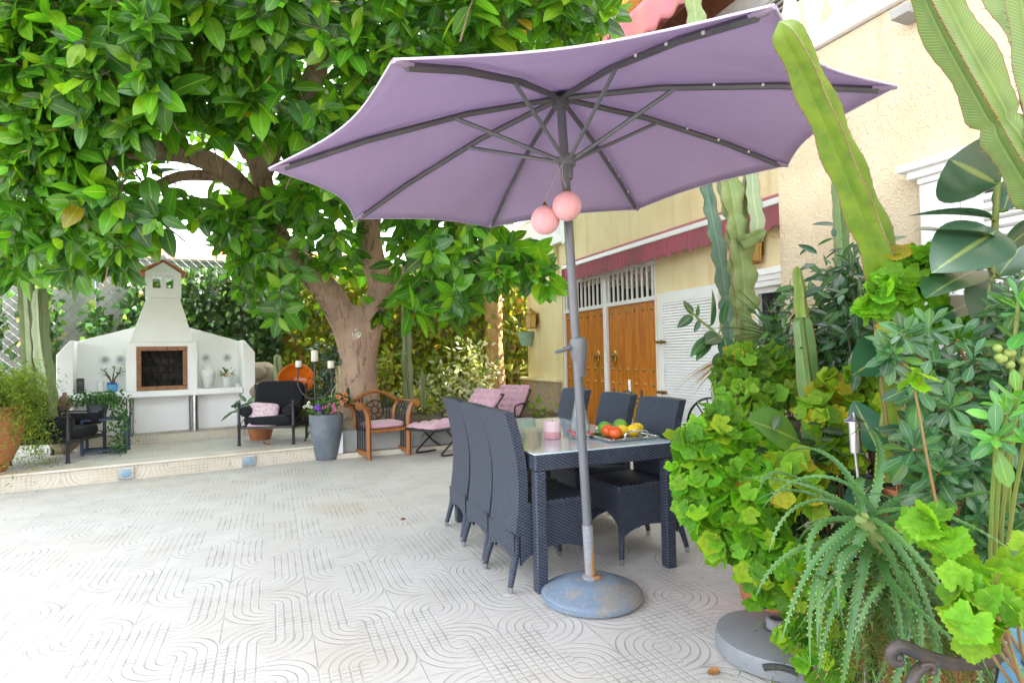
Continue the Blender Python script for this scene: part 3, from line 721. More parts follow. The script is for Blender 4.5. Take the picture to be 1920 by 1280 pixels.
# wine-red awning over the doors
aw = thing_pq('awning', 'wine red rolled awning with white bar and scalloped valance over the doors', 'awning', 5.0, 7, 2.9)
MB().bbox(4.86, 4.94, 4.3, 9.25, 2.80, 2.87, .01).build('front_bar', 'white_gloss', aw, 'pq')
ab = MB(); ab.grid(lambda u, v: (4.88+.21*v, 4.32+4.9*u, 2.872+.10*v), 4, 4); ab.build('canopy', 'wine', aw, 'pq', solid=.012)
av = MB(); av.grid(lambda u, v: (4.875+.004*math.sin(u*300), 4.32+4.9*u, 2.798-(.235+.022*math.sin(u*2*math.pi*21))*v), 260, 3); av.build('valance', 'wine', aw, 'pq', solid=.006)
MB().prism([(4.865, 2.80), (4.865, 2.5), (4.9, 2.52), (5.09, 2.80), (5.09, 2.97), (4.9, 2.89)], 1, 9.26, 9.27).build('end_flap', 'wine', aw, 'pq')
# wall lanterns
def lantern(lab, p, q, z, s):
    t = thing_pq('wall_lantern', lab, 'wall lamp', p, q, z, 'wall lanterns on the cream house')
    g = MB(); g.lathe([(.085*s, -.12*s), (.10*s, .10*s), (.10*s, .101*s)], 6, (p-.12*s, q, z)); g.build('glass', 'lamp_glass', t, 'pq')
    c = MB()
    for zz in (-.125*s, .10*s):
        r = (.09 if zz < 0 else .105)*s; ring = [(p-.12*s+r*math.cos(a), q+r*math.sin(a), z+zz) for a in np.linspace(0, 2*math.pi, 7)]
        c.tube(ring, .008*s, 5)
    for a in np.linspace(0, 2*math.pi, 7)[:-1]:
        c.tube([(p-.12*s+.09*s*math.cos(a), q+.09*s*math.sin(a), z-.125*s), (p-.12*s+.105*s*math.cos(a), q+.105*s*math.sin(a), z+.10*s)], .007*s, 4)
    c.lathe([(.115*s, .10*s), (.07*s, .15*s), (.02*s, .175*s), (.02*s, .2*s), (.001, .21*s)], 12, (p-.12*s, q, z))
    c.build('cage', 'brass', t, 'pq', smooth=30)
    MB().box(p-.03, p-.002, q-.05*s, q+.05*s, z-.06*s, z+.12*s).build('bracket', 'brass', t, 'pq')
lantern('amber six-sided wall lantern on the stone-clad corner by the palm', 5.1, 10.84, 1.98, 1.25)
lantern('amber wall lantern behind the tall pale cactus under the awning', 5.1, 4.92, 2.42, 1.3)
# wall pot with trailing plant
t = thing_pq('wall_pot', 'pale green half-round wall pot with trailing leaves beside the corner', 'plant pot', 5.0, 11.18, 1.62)
MB().lathe([(.10, -.16), (.15, -.02), (.19, .10), (.20, .14), (.17, .14), (.15, .05), (.001, .04)], 20, (4.98, 11.18, 1.62)).build('pot', 'green_ceramic', t, 'pq', smooth=50)
k = 120; pp = np.array([W(4.95+rng.normal(0, .13), 11.2+rng.normal(0, .17), 1.78+abs(rng.normal(0, .10))-.03) for _ in range(k)])
leaves('foliage', T_IVY, pp, rand_dirs(k)+[0, 0, -.2], rand_dirs(k)*.6+[-.3, -.3, .8], rng.uniform(.07, .12, k), tints(k, [(.16, .28, .03), (.1, .2, .03), (.3, .36, .1)]), 'ivy_leaf', base=W(5.0, 11.18, 1.62)).parent = t
fo = t.children[-1]; fo.matrix_parent_inverse = Matrix.Rotation(-PH, 4, 'Z'); fo.location = (0, 0, 0)

# ================================================================== BACK WALL, FENCE, NEIGHBOUR
t = thing_pq('boundary_wall', 'long grey concrete boundary wall at the back of the garden', 'wall', -1, 12.4)
MB().box(-13, 13, 12.35, 12.6, 0, 3.15).build('body', 'concrete', t, 'pq'); MB().box(-13, 13, 12.32, 12.63, 3.152, 3.2).build('coping', 'concrete', t, 'pq')
t = thing_pq('chain_link_fence', 'chain link fence with diagonal wires in front of the grey wall', 'fence', -4.5, 12.0)
fm = MB(); z0, z1 = .3, 3.2
for k in range(-24, 66):
    a = -9+k*.14
    for sgn in (1, -1):
        x0, x1 = (a, a+(z1-z0)) if sgn > 0 else (a+(z1-z0), a)
        fm.tube([(x0, 12.0, z0), (x1, 12.0, z1)], .0036, 4, caps=False)
fm.build('mesh', mat('wire', (.22, .24, .25), rough=.5, metal=.3), t, 'pq')
for p in (-8, -5.4, -2.8): MB().cyl(p, 12.03, 0, 3.3, .03, n=8).build('post', 'steel', t, 'pq')
nb = thing_pq('neighbour_house', 'distant white house with a terracotta tiled roof beyond the wall', 'house', -2.2, 30)
MB().box(-7, 3.5, 30, 36, 0, 5.6).build('wall', 'white', nb, 'pq')
MB().prism([(29.4, 5.62), (33, 7.0), (36.6, 5.62)], 0, -7.6, 3.9).build('roof', 'rooftile', nb, 'pq')

# ================================================================== BARBECUE
BA = R(32); bd = np.array([math.cos(BA), math.sin(BA)]); bn = np.array([-bd[1], bd[0]]); BO = np.array([-5.24, 7.87])
def bl(s, y, z=0): v = BO+s*bd+y*bn; return (float(v[0]), float(v[1]), z)
bb = thing('barbecue', 'white masonry barbecue with brick-framed oven and tiled chimney', 'barbecue', bl(0, 0, .16), BA)
def B_(mb, name, m, **k):       # built at the photograph's heights, the root stands at z=.16
    mb.v = [(x, y, z-.16) for x, y, z in mb.v]; return mb.build(name, m, bb, **k)
pl = MB().box(-.55, 1.43, -.10, .8, .172, .283); B_(pl, 'plinth', 'riser')
out = [(-.77, .165), (-.77, 1.40), (-.63, 1.58), (.10, 1.80), (.74, 1.80), (1.46, 1.58), (1.60, 1.40), (1.60, .165)]
B_(MB().prism(out, 1, .52, .70), 'back_wall', 'white', bevel=.008)
B_(MB().prism([(-.77, .165), (-.77, 1.40), (-.63, 1.58), (-.59, 1.59), (-.59, .165)], 1, 0, .517), 'side_wall', 'white', bevel=.01)
B_(MB().prism([(1.43, .165), (1.43, 1.59), (1.46, 1.58), (1.60, 1.40), (1.60, .165)], 1, 0, .517), 'side_wall', 'white', bevel=.01)
sh = MB(); sh.bbox(-.588, 1.428, -.02, .518, .80, .885, .01); B_(sh, 'counter', 'white')
ob = MB(); ob.box(-.02, .098, .0, .517, .887, 1.56); ob.box(.712, .83, .0, .517, .887, 1.56); ob.box(.098, .712, .0, .517, 1.50, 1.56); B_(ob, 'oven_body', 'white')
fb = MB()
nbk = 10
def brick_run(x0, x1, z0, z1, horiz, n):
    for k in range(n):
        if horiz: a = x0+(x1-x0)*k/n; fb.bbox(a+.002, a+(x1-x0)/n-.002, -.006, .10, z0, z1, .004)
        else: a = z0+(z1-z0)*k/n; fb.bbox(x0, x1, -.006, .10, a+.002, a+(z1-z0)/n-.002, .004)
brick_run(.10, .71, 1.44, 1.498, True, 5); brick_run(.10, .71, .888, .945, True, 5); brick_run(.10, .155, .947, 1.438, False, 8); brick_run(.655, .71, .947, 1.438, False, 8)
B_(fb, 'brick_frame', 'brick')
ft = MB(); ft.box(.10, .71, .44, .516, .90, 1.499); ft.box(.10, .152, .10, .44, .90, 1.499); ft.box(.658, .71, .10, .44, .90, 1.499); ft.box(.10, .71, .1, .44, .888, .90)
for r_i in range(5):
    for c_i in range(5):
        x = .16+c_i*.10+(r_i % 2)*.03; z = .91+r_i*.11
        if x+.09 < .656: ft.bbox(x, x+.092, .405, .438, z, z+.10, .012)
B_(ft, 'firebox', 'soot')
B_(MB()._add([(x, y, z) for z, x0, x1, y0, y1 in ((1.562, .02, .79, .0, .516), (2.19, .225, .625, .10, .46)) for x, y in ((x0, y0), (x1, y0), (x1, y1), (x0, y1))], [(0, 1, 2, 3), (7, 6, 5, 4), (0, 4, 5, 1), (1, 5, 6, 2), (2, 6, 7, 3), (3, 7, 4, 0)]), 'chimney_hood', 'white', bevel=.008)
cp = MB(); x0, x1, y0, y1 = .205, .645, .08, .48
cp.box(x0, x1, y0, y1, 2.192, 2.325)
for (a, e) in ((x0, x0+.09), (.395, .455), (x1-.09, x1)): cp.box(a, e, y0, y0+.08, 2.325, 2.50); cp.box(a, e, y1-.08, y1, 2.325, 2.50)
for (a, e) in ((x0, x0+.07), (x1-.07, x1)): cp.box(a, e, y0+.08, y1-.08, 2.325, 2.36); cp.box(a, e, y0+.2, y1-.2, 2.36, 2.50)
cp.box(x0, x1, y0, y1, 2.50, 2.54); cp.prism([(x0, 2.54), (.425, 2.69), (x1, 2.54)], 1, y0-.02, y1)
B_(cp, 'chimney_pot', 'white')
rf = MB()
for sgn in (-1, 1):
    for j in range(7):
        yy = .085+j*.068
        path = [(.425+sgn*.015, yy, 2.705), (.425+sgn*.275, yy, 2.545)]
        rf.tube(path, [.024, .028], 8)
rf.tube([(.425, .085, 2.72), (.425, .52, 2.72)], .026, 8)
B_(rf, 'chimney_roof', 'rooftile', smooth=40)
B_(MB().ball((.425, .10, 2.765), .045, 12), 'finial', 'white', smooth=180)
for x in (0.0, .80):
    B_(MB().cyl(x, .06, .284, .798, .05, n=20), 'column', 'steel', smooth=40)
B_(MB().box(.06, .74, .30, .34, .284, .798), 'lower_panel', 'white'); B_(MB().box(.86, 1.425, .30, .34, .284, .798), 'lower_panel', 'white'); B_(MB().box(-.585, -.06, .30, .34, .284, .798), 'lower_panel', 'white')
for s, lab in ((-.28, 'ceramic rosette plate, outer one on the left niche wall'), (.0-.03+.0, 'ceramic rosette plate beside the oven on the left niche wall'), (.98, 'ceramic rosette plate beside the oven on the right niche wall'), (1.27, 'ceramic rosette plate, outer one on the right niche wall')):
    ss = s if s != -.03 else -.10
    t = thing('wall_plate', lab, 'plate', bl(ss, .515, 1.33), BA, 'ceramic plates on the barbecue niches')
    tl = Matrix.Rotation(R(90), 3, 'X')
    MB().lathe([(.001, 0), (.062, .0), (.066, .012), (.05, .014), (.04, .008), (.001, .008)], 24, tilt=tl).build('dish', 'white_ceramic', t, smooth=40)
    MB().lathe([(.016, .009), (.034, .011), (.03, .016), (.016, .014)], 16, tilt=tl).build('motif', 'plate_blue', t, smooth=40)
    MB().lathe([(.001, .009), (.011, .009), (.009, .018), (.001, .02)], 12, tilt=tl).build('boss', 'plate_blue', t, smooth=40)
# things on the counter
t = thing('white_vase', 'white lidded ceramic urn on the barbecue counter', 'vase', bl(.98, .2, .886), BA)
MB().lathe([(.05, 0), (.055, .01), (.075, .07), (.10, .16), (.105, .21), (.085, .26), (.06, .275), (.065, .285), (.05, .29), (.001, .285)], 24).build('body', 'white_ceramic', t, smooth=60)
MB().lathe([(.058, .29), (.05, .305), (.02, .315), (.015, .325), (.001, .33)], 20).build('lid', 'white_ceramic', t, smooth=60)
t = thing('flower_pot', 'white pot of yellow flowers on the barbecue counter', 'flower pot', bl(1.24, .2, .886), BA)
MB().lathe([(.055, 0), (.075, .15), (.08, .155), (.065, .155), (.06, .12), (.001, .12)], 20).build('pot', 'white_ceramic', t, smooth=40)
fl = MB()
for _ in range(14):
    c = (rng.normal(0, .035), rng.normal(-.02, .03), .185+rng.normal(0, .02))
    for j in range(9):
        a = j*.7; fl.tube([c, (c[0]+.026*math.cos(a), c[1]+.026*math.sin(a), c[2]+.004)], [.006, .004], 4, squash=.5)
fl.build('petals', 'yellow_fl', t)
k = 46; d = unit(rng.normal(size=(k, 3))*[1, 1, .5]+[0, 0, .25]); o = leaves('foliage', T_SMALL, d*rng.uniform(.03, .1, (k, 1))+[0, 0, .18], d, d+[0, 0, 1.], rng.uniform(.05, .09, k), tints(k, [(.05, .12, .03), (.08, .16, .04)]), 'fine_leaf', base=(0, 0, 0)); o.parent = t
t = thing('blue_pot_plant', 'small bare-branched succulent in a bright blue pot on the counter', 'pot plant', bl(-.18, .18, .886), BA)
MB().lathe([(.055, 0), (.07, .10), (.075, .105), (.06, .105), (.055, .09), (.001, .09)], 20).build('pot', 'blue_pot', t, smooth=40)
st = MB(); tipz = []
for a, L in ((2.6, .2), (.5, .2), (1.4, .22), (-.4, .14), (3.4, .14)):
    e = (.55*L*math.cos(a), .3*L*math.sin(a), .1+L); st.tube([(0, 0, .09), (.2*L*math.cos(a), .1*L*math.sin(a), .1+.5*L), e], [.011, .008, .006], 6); tipz.append(e)
st.build('stem', 'twig', t, smooth=60)
pos, D, NN, S = rosettes(np.array(tipz), np.tile([0, 0, 1.], (5, 1)), 8, np.full(5, .07), .5, 1.5)
leaves('foliage', T_SMALL, pos, D, NN, S, tints(len(S), [(.12, .17, .05), (.09, .14, .05)]), 'fine_leaf', base=(0, 0, 0)).parent = t
MB().ball((.03, -.03, .115), .025, 8).ball((-.02, -.045, .115), .022, 8).ball((-.045, 0, .115), .02, 8).build('pebbles', mat('blue_pebble', (.05, .12, .4), rough=.3), t, smooth=180)
t = tag(MB().lathe([(.04, 0), (.042, .15), (.038, .15), (.036, .01), (.001, .008)], 20).build('candle_glass', 'white_ceramic', smooth=40), 'plain white candle cylinder beside the blue pot on the counter', 'candle holder'); t.location = bl(-.31, .16, .886)
t = thing('black_speaker', 'small black box standing at the left end of the counter', 'speaker', bl(-.53, .14, .886), BA)
MB().bbox(-.04, .04, -.05, .05, 0, .2, .012).build('body', 'iron', t); MB().lathe([(.001, .0), (.026, .0), (.03, .004), (.001, .006)], 16, (0, -.0505, .13), tilt=Matrix.Rotation(R(90), 3, 'X')).build('cone', 'dark_metal', t)
t = thing('white_cup', 'tiny white cup next to the yellow flowers on the counter', 'cup', bl(1.37, .08, .886), BA); MB().lathe([(.03, 0), (.036, .05), (.033, .05), (.026, .008), (.001, .008)], 16).build('cup', 'white_ceramic', t, smooth=40)
MB().tube([(.034, 0, .012), (.055, 0, .02), (.055, 0, .036), (.035, 0, .042)], .004, 6).build('handle', 'white_ceramic', t, smooth=60)
# ================================================================== DINING SET
# rattan chair: local frame, x to the right seen from the front, front faces -y
def make_chair(lab, cat='dining chair'):
    t = thing('rattan_chair', lab, cat, (0, 0, 0), 0, 'black rattan chairs round the dining table')
    hw, ht = .198, .208
    def back(u, v):       # u across -1..1, v height 0..1
        z = .30+.675*v; w = hw+(ht-hw)*v
        y = .235-.03*math.sin(v*math.pi)+.075*max(0, v-.15)**2
        return (u*w, y, z + (.006*(1-u*u) if v > .99 else 0))
    m = MB(); nu, nv = 12, 18
    # front and rear faces with rim
    for off in (0.0, -.055):
        o = len(m.v)
        for i in range(nu+1):
            for j in range(nv+1):
                x, y, z = back(-1+2*i/nu, j/nv); e = 1-abs(-1+2*i/nu)
                m.v.append((x, y+off+(.012*(1-(1-2*i/nu)**2) if off == 0 else .012*(1-(1-2*i/nu)**2)), z))
        for i in range(nu):
            for j in range(nv):
                a = o+i*(nv+1)+j; m.f.append((a, a+nv+1, a+nv+2, a+1)); m.mi.append(0)
    k = (nu+1)*(nv+1)
    rim = [i*(nv+1) for i in range(nu+1)] + [nu*(nv+1)+j for j in range(1, nv+1)] + [i*(nv+1)+nv for i in range(nu-1, -1, -1)] + [j for j in range(nv-1, 0, -1)]
    for a, e in zip(rim, rim[1:]+rim[:1]): m.f.append((a, e, e+k, a+k)); m.mi.append(0)
    m.build('backrest', 'rattan', t, smooth=50)
    # skirts: rear, two sides and front apron with arched lower edges
    def arch(u): return .13+.20*math.sqrt(max(0, 1-u*u))*1.0
    s = MB()
    def skirt(p0, p1, ztop, out, lowest=.135, rise=.085):
        n = 16
        for f_ in (0, 1):
            o = len(s.v)
            for i in range(n+1):
                u = -1+2*i/n; x = p0[0]+(p1[0]-p0[0])*i/n - out[0]*.018*f_; y = p0[1]+(p1[1]-p0[1])*i/n - out[1]*.018*f_
                zl = lowest+rise*(max(0, 1-abs(u)**2.2))**.8
                s.v += [(x, y, zl), (x, y, ztop)]
            for i in range(n): s.f.append((o+2*i, o+2*i+2, o+2*i+3, o+2*i+1)); s.mi.append(0)
        o0 = len(s.v)-4*(n+1)
        for i in range(n): s.f.append((o0+2*i, o0+2*i+2, o0+2*(n+1)+2*i+2, o0+2*(n+1)+2*i)); s.mi.append(0)
    skirt((-hw, .245), (hw, .245), .31, (0, 1), .135, .065)
    skirt((-hw, -.24), (-hw, .205), .45, (-1, 0)); skirt((hw, -.24), (hw, .205), .45, (1, 0)); skirt((-hw, -.24), (hw, -.24), .45, (0, -1), .2, .10)
    s.build('skirt', 'rattan', t)
    MB().bbox(-hw-.004, hw+.004, -.25, .19, .43, .475, .015).build('seat', 'rattan', t)
    for sx in (-1, 1):
        for (y, y2) in ((-.225, -.232), (.235, .27)):
            lg = MB().tube([(sx*(hw-.024), y*.93, .30), (sx*(hw-.018), y*.96, .2), (sx*(hw+.0), y2, .035)], [.021, .021, .016], 10).build('leg', 'rattan', t, smooth=60)
            ft = MB().tube([(sx*(hw+.0), y2, .036), (sx*(hw+.002), y2+.002*(1 if y > 0 else -1), 0)], [.0165, .0135], 10).build('foot', 'steel', None, smooth=60); ft.parent = lg
    return t
ch = make_chair('rattan chair nearest the camera on the open paving side')
def face(p_back, q, side):
    # the chair's back stands at p_back; side -1: back towards -p (faces the house)
    return (W(p_back-side*.245, q, 0), PH + (math.pi/2 if side < 0 else -math.pi/2))
spots = [(1.205, 3.12, -1, 'rattan chair nearest the camera on the open paving side of the table', 0),
         (1.215, 3.575, -1, 'middle rattan chair of the row on the open paving side of the table', .01),
         (1.235, 4.06, -1, 'farthest rattan chair of the row on the open paving side, by the loungers', -.01),
         (2.42, 3.22, 1, 'rattan chair on the house side nearest the fruit tray and the geraniums', .03),
         (2.45, 3.80, 1, 'middle rattan chair of the row on the house side behind the fruit', .0),
         (2.47, 4.50, 1, 'farthest rattan chair on the house side, half hidden by the carafe', .0)]
for i, (p, q, sd, lab, dr) in enumerate(spots):
    loc, rz = face(p, q, sd)
    if i == 0: ch.location = loc; ch.rotation_euler = (0, 0, rz+dr); ch['label'] = lab
    else: dup(ch, loc, rz+dr, lab)
tb_ = thing_pq('dining_table', 'black woven rattan dining table with a pale blue glass top', 'table', 1.76, 3.6)
p0, p1, q0, q1 = 1.305, 2.225, 2.84, 4.38
ap = MB()
ap.bbox(p0, p1, q0, q0+.06, .655, .742, .008); ap.bbox(p0, p1, q1-.06, q1, .655, .742, .008); ap.bbox(p0, p0+.06, q0+.06, q1-.06, .655, .742, .008); ap.bbox(p1-.06, p1, q0+.06, q1-.06, .655, .742, .008)
ap.build('apron', 'rattan', tb_, 'pq')
for p in (p0, p1-.068):
    for q in (q0, q1-.068): MB().bbox(p+.001, p+.067, q+.001, q+.067, 0, .654, .010).build('leg', 'rattan', tb_, 'pq')
MB().bbox(p0-.004, p1+.004, q0-.004, q1+.004, .743, .752, .003).build('glass_top', 'table_glass', tb_, 'pq')
# on the table
t = thing_pq('fruit_tray', 'square polished metal tray with wire handles under the fruit', 'tray', 2.03, 3.12, .753)
tr = MB(); tr.bbox(1.87, 2.19, 2.98, 3.26, .753, .760, .003)
for (a, e, c, d_) in ((1.85, 1.875, 2.96, 3.28), (2.185, 2.21, 2.96, 3.28), (1.875, 2.185, 2.96, 2.985), (1.875, 2.185, 3.255, 3.28)): tr.bbox(a, e, c, d_, .760, .772, .004)
tr.build('plate', 'chrome', t, 'pq')
for q in (2.955, 3.285):
    MB().tube([(1.95, q, .77), (1.95, q-.012, .80), (1.97, q-.018, .815), (2.09, q-.018, .815), (2.11, q-.012, .80), (2.11, q, .77)], .006, 6).build('handle', 'chrome', t, 'pq', smooth=60)
def fruit(name, lab, cat, p, q, r, m, sz=1.0, tip=0, grp=None):
    prof = []
    for i in range(13):
        a = math.pi*i/12; prof.append((max(1e-5, r*math.sin(a)), -r*sz*math.cos(a)*(1+tip*abs(math.cos(a))**6)))
    o = MB().lathe(prof, 20, (0, 0, 0), tilt=Matrix.Rotation(R(70) if tip else R(12), 3, (.6, .8, 0))).build(name, m, smooth=180)
    o.location = W(p, q, .7725+r*(1 if tip else sz)-.008); return tag(o, lab, cat, grp)
fruit('tomato', 'red orange tomato at the front edge of the tray', 'fruit', 1.935, 3.035, .044, 'tomato', .84)
fruit('tomato', 'orange tomato tucked behind the red one under a lime', 'fruit', 1.945, 3.125, .043, 'tomato', .85)
fruit('lime', 'green fruit above the tomatoes on the tray', 'fruit', 1.965, 3.20, .045, 'lime', .95)
fruit('lime', 'big green fruit behind the lemons on the tray', 'fruit', 2.075, 3.19, .05, 'lime', .95)
fruit('lemon', 'lemon between the tomato and the other two lemons', 'fruit', 2.02, 3.085, .036, 'lemon', 1, .25)
fruit('lemon', 'front lemon on the tray by the wire handle', 'fruit', 2.075, 3.05, .038, 'lemon', 1, .25)
fruit('lemon', 'lemon nearest the tray edge on the house side', 'fruit', 2.145, 3.105, .038, 'lemon', 1, .22)
t = thing_pq('pillar_candle', 'wide pink and white pillar candle on the glass table', 'candle', 1.64, 3.30, .753)
MB().lathe([(.052, 0), (.056, .004), (.056, .045), (.056, .046)], 28, (1.64, 3.30, .753)).build('pink_layer', mat('pink_wax', (.72, .36, .38), rough=.45), t, 'pq', smooth=40)
MB().lathe([(.0558, .0462), (.0558, .108), (.052, .112), (.04, .108), (.001, .104)], 28, (1.64, 3.30, .753)).build('white_layer', 'pink_candle', t, 'pq', smooth=40)
MB().tube([(1.64, 3.30, .856), (1.641, 3.30, .872)], .002, 5).build('wick', 'iron', t, 'pq')
t = thing_pq('glass_carafe', 'tall tapering clear glass carafe behind the parasol pole', 'carafe', 1.80, 3.23, .753)
MB().lathe([(.001, 0), (.062, 0), (.068, .02), (.060, .09), (.036, .2), (.024, .29), (.023, .315), (.030, .325), (.027, .325), (.020, .31), (.021, .29), (.033, .2), (.056, .09), (.063, .022), (.058, .008), (.001, .008)], 28, (1.80, 3.23, .753)).build('body', 'clear_glass', t, 'pq', smooth=60)
dc = MB()
for k in range(7):
    a = k*.9; dc.ball((1.80+.0655*math.cos(a), 3.23+.0655*math.sin(a), .785+.012*(k % 2)), .014, 8, sz=.9)
dc.build('painted_dots', mat('red_dots', (.65, .12, .16), rough=.4), t, 'pq', smooth=180)

# ================================================================== PARASOL
apex_c = np.array([.319, 3.10, 2.297]); nrm = unit(np.array([-.086, -.026, 1.0])); Rr = 1.5
e1 = unit(np.cross([0, 1, 0], nrm)); e2 = np.cross(nrm, e1); ph0 = 3.461
foot = np.array([.395, 3.076, 0.]); RISE = .40
um = thing('parasol', 'large lilac eight-ribbed parasol on a grey crank pole', 'parasol', foot)
rimP = [apex_c + Rr*(math.cos(ph0+k*math.pi/4)*e1 + math.sin(ph0+k*math.pi/4)*e2) for k in range(8)]
apex = apex_c + nrm*RISE
def ribpt(k, s, drop=0):    # s 0 hub..1 tip, slightly bowed up
    a = apex + (rimP[k % 8]-apex)*s + nrm*(.05*math.sin(math.pi*s)) - nrm*drop; return a
cn = MB()
ns, nw = 14, 10
for k in range(8):
    def fn(u, v, k=k):
        s = .015+.985*u; a = ribpt(k, s); c = ribpt(k+1, s); mid = a+(c-a)*v
        sag = math.sin(math.pi*v)
        # edge of each panel is cut in a hollow curve, cloth hangs a little between the ribs
        pull = .115*sag*(u**3)
        return tuple(mid + (apex-nrm*.05-mid)*pull*.62 - nrm*(.035*sag*u*(1-.5*u)))
    cn.grid(fn, ns, nw)
cno = cn.build('canopy', 'canvas', um, 'w', smooth=25, solid=.003)
import bmesh
bm = bmesh.new(); bm.from_mesh(cno.data); bmesh.ops.remove_doubles(bm, verts=bm.verts[:], dist=.0008); bm.to_mesh(cno.data); bm.free(); cno.data.shade_smooth(); cno.data.set_sharp_from_angle(angle=R(7))
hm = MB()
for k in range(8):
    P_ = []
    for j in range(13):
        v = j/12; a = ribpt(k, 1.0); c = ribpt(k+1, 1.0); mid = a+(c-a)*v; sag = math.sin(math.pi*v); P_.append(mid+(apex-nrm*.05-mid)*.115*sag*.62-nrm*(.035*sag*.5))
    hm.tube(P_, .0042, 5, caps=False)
p_ = hm.build('hem', mat('hem_sheen_canvas', (.60, .50, .65), rough=.9), None, 'w', base=foot, smooth=60); p_.location = (0, 0, 0); p_.parent = cno  # hem coloured paler to paint in the sheen along the rim
for k in range(8):
    a = ribpt(k, .94, .016); e = ribpt(k, 1.0, .006)
    p_ = MB().tube([a, (a+e)/2, e], [.02, .026, .012], 8, squash=.5).build('rib_pocket', 'canvas', None, 'w', base=foot, smooth=60); p_.location = (0, 0, 0); p_.parent = cno
hubc = np.array(at(1063, 302, 3.1)); top_c = np.array(apex)-nrm*.06
def on_pole(t): return foot+(top_c-foot)*t
for k in range(8):
    rb = MB().tube([ribpt(k, .02, .03), ribpt(k, .35, .03), ribpt(k, .7, .028), ribpt(k, .955, .022)], [.013, .0135, .0135, .013], 6, squash=1.2).build('rib', 'dark_metal', um, 'w', smooth=30)
    d2 = MB()
    for s in (.52, .66, .8):
        c = ribpt(k, s, .03) + .015*unit(np.cross(rimP[k]-apex, nrm)); d2.ball(c, .0085, 6)
    o = d2.build('clip', 'candle', None, 'w', base=foot, smooth=180); o.location = (0, 0, 0); o.parent = rb
    MB().tube([hubc+unit(rimP[k]-apex_c)*.035, ribpt(k, .40, .036)], .0115, 6).build('stretcher', 'grey_metal', um, 'w', smooth=30)
hb = MB(); pd = unit(top_c-foot)
def along(c, prof, mb, n=20):
    path = [c+pd*z for r, z in prof]; mb.tube(path, [r for r, z in prof], n)
along(hubc, [(.026, -.10), (.03, -.09), (.03, -.035), (.046, -.03), (.05, 0), (.05, .022), (.036, .03), (.03, .035)], hb); hb.build('runner', 'grey_metal', um, 'w', smooth=35)
cp_ = MB(); along(np.array(apex)-pd*.004, [(.001, -.001), (.07, 0), (.06, .012), (.02, .03), (.018, .06), (.001, .07)], cp_); cp_.build('finial', 'dark_metal', um, 'w', smooth=35)
th_ = MB(); along(top_c, [(.03, -.03), (.042, -.02), (.045, .02), (.035, .035), (.02, .05)], th_); th_.build('top_hub', 'dark_metal', um, 'w', smooth=35)
MB().tube([on_pole(.135), on_pole(.55), on_pole(.99)], [.0245, .0245, .0245], 18).build('upper_pole', 'grey_metal', um, 'w', smooth=40)
MB().tube([on_pole(.008), on_pole(.145)], [.0285, .0285], 18).build('lower_pole', 'rust', um, 'w', smooth=40)
cc = np.array(at(1085, 662, 3.09))
ck = MB(); along(cc, [(.026, -.125), (.031, -.115), (.036, -.05), (.046, .0), (.05, .055), (.044, .078), (.03, .085), (.026, .088)], ck, 20); cko = ck.build('crank_housing', 'grey_metal', um, 'w', smooth=40)
hx = MB(); c0 = cc+np.array([-.04, -.02, .035]); c1 = np.array(at(1042, 660, 3.02))
hx.tube([c0, c0+(c1-c0)*.45, c0+(c1-c0)*.5+[0, 0, -.004], c1], [.012, .013, .010, .009], 10); o = hx.build('crank_handle', 'grey_metal', None, 'w', base=foot, smooth=60); o.location = (0, 0, 0); o.parent = cko
MB().lathe([(.001, .004), (.245, .004), (.262, .012), (.265, .028), (.257, .044), (.24, .052), (.21, .066), (.165, .082), (.14, .096), (.11, .103), (.05, .105), (.001, .105)], 48).build('foot_plate', 'base', um, smooth=50); fp_ = um.children[-1]
MB().lathe([(.05, .104), (.052, .116), (.044, .121), (.031, .123), (.0295, .105)], 24).build('collar', 'rust', fp_, smooth=40)
MB().lathe([(.262, .020), (.2685, .024), (.2685, .03), (.262, .034)], 48).build('rim_band', 'base', fp_, smooth=40)
# cotton balls
for (u, v, Y, r, lab) in ((1022, 413, 2.98, .0745, 'pink cotton ball lamp hanging lower beside the pole'), (1063, 387, 2.92, .0745, 'pink cotton ball lamp hanging in front of the pole')):
    c = at(u, v, Y); t = thing('cotton_ball', lab, 'ball lamp', c, 0, 'pink balls hanging from the parasol')
    MB().ball((0, 0, 0), r, 28, jit=.012).build('ball', 'ball', t, smooth=180)
    hb_ = hubc-pd*.03-np.array(c)+np.array([-.03, -.045, 0])
    MB().lathe([(.010, r-.006), (.011, r+.01), (.006, r+.02), (.001, r+.022)], 10).build('cap', 'brass', t, smooth=40)
    MB().tube([(0, 0, r+.02), tuple(np.array([0, 0, r+.02])*.5+hb_*.5+[-.012, 0, -.01]), tuple(hb_)], .0022, 5).build('string', 'strand', t)

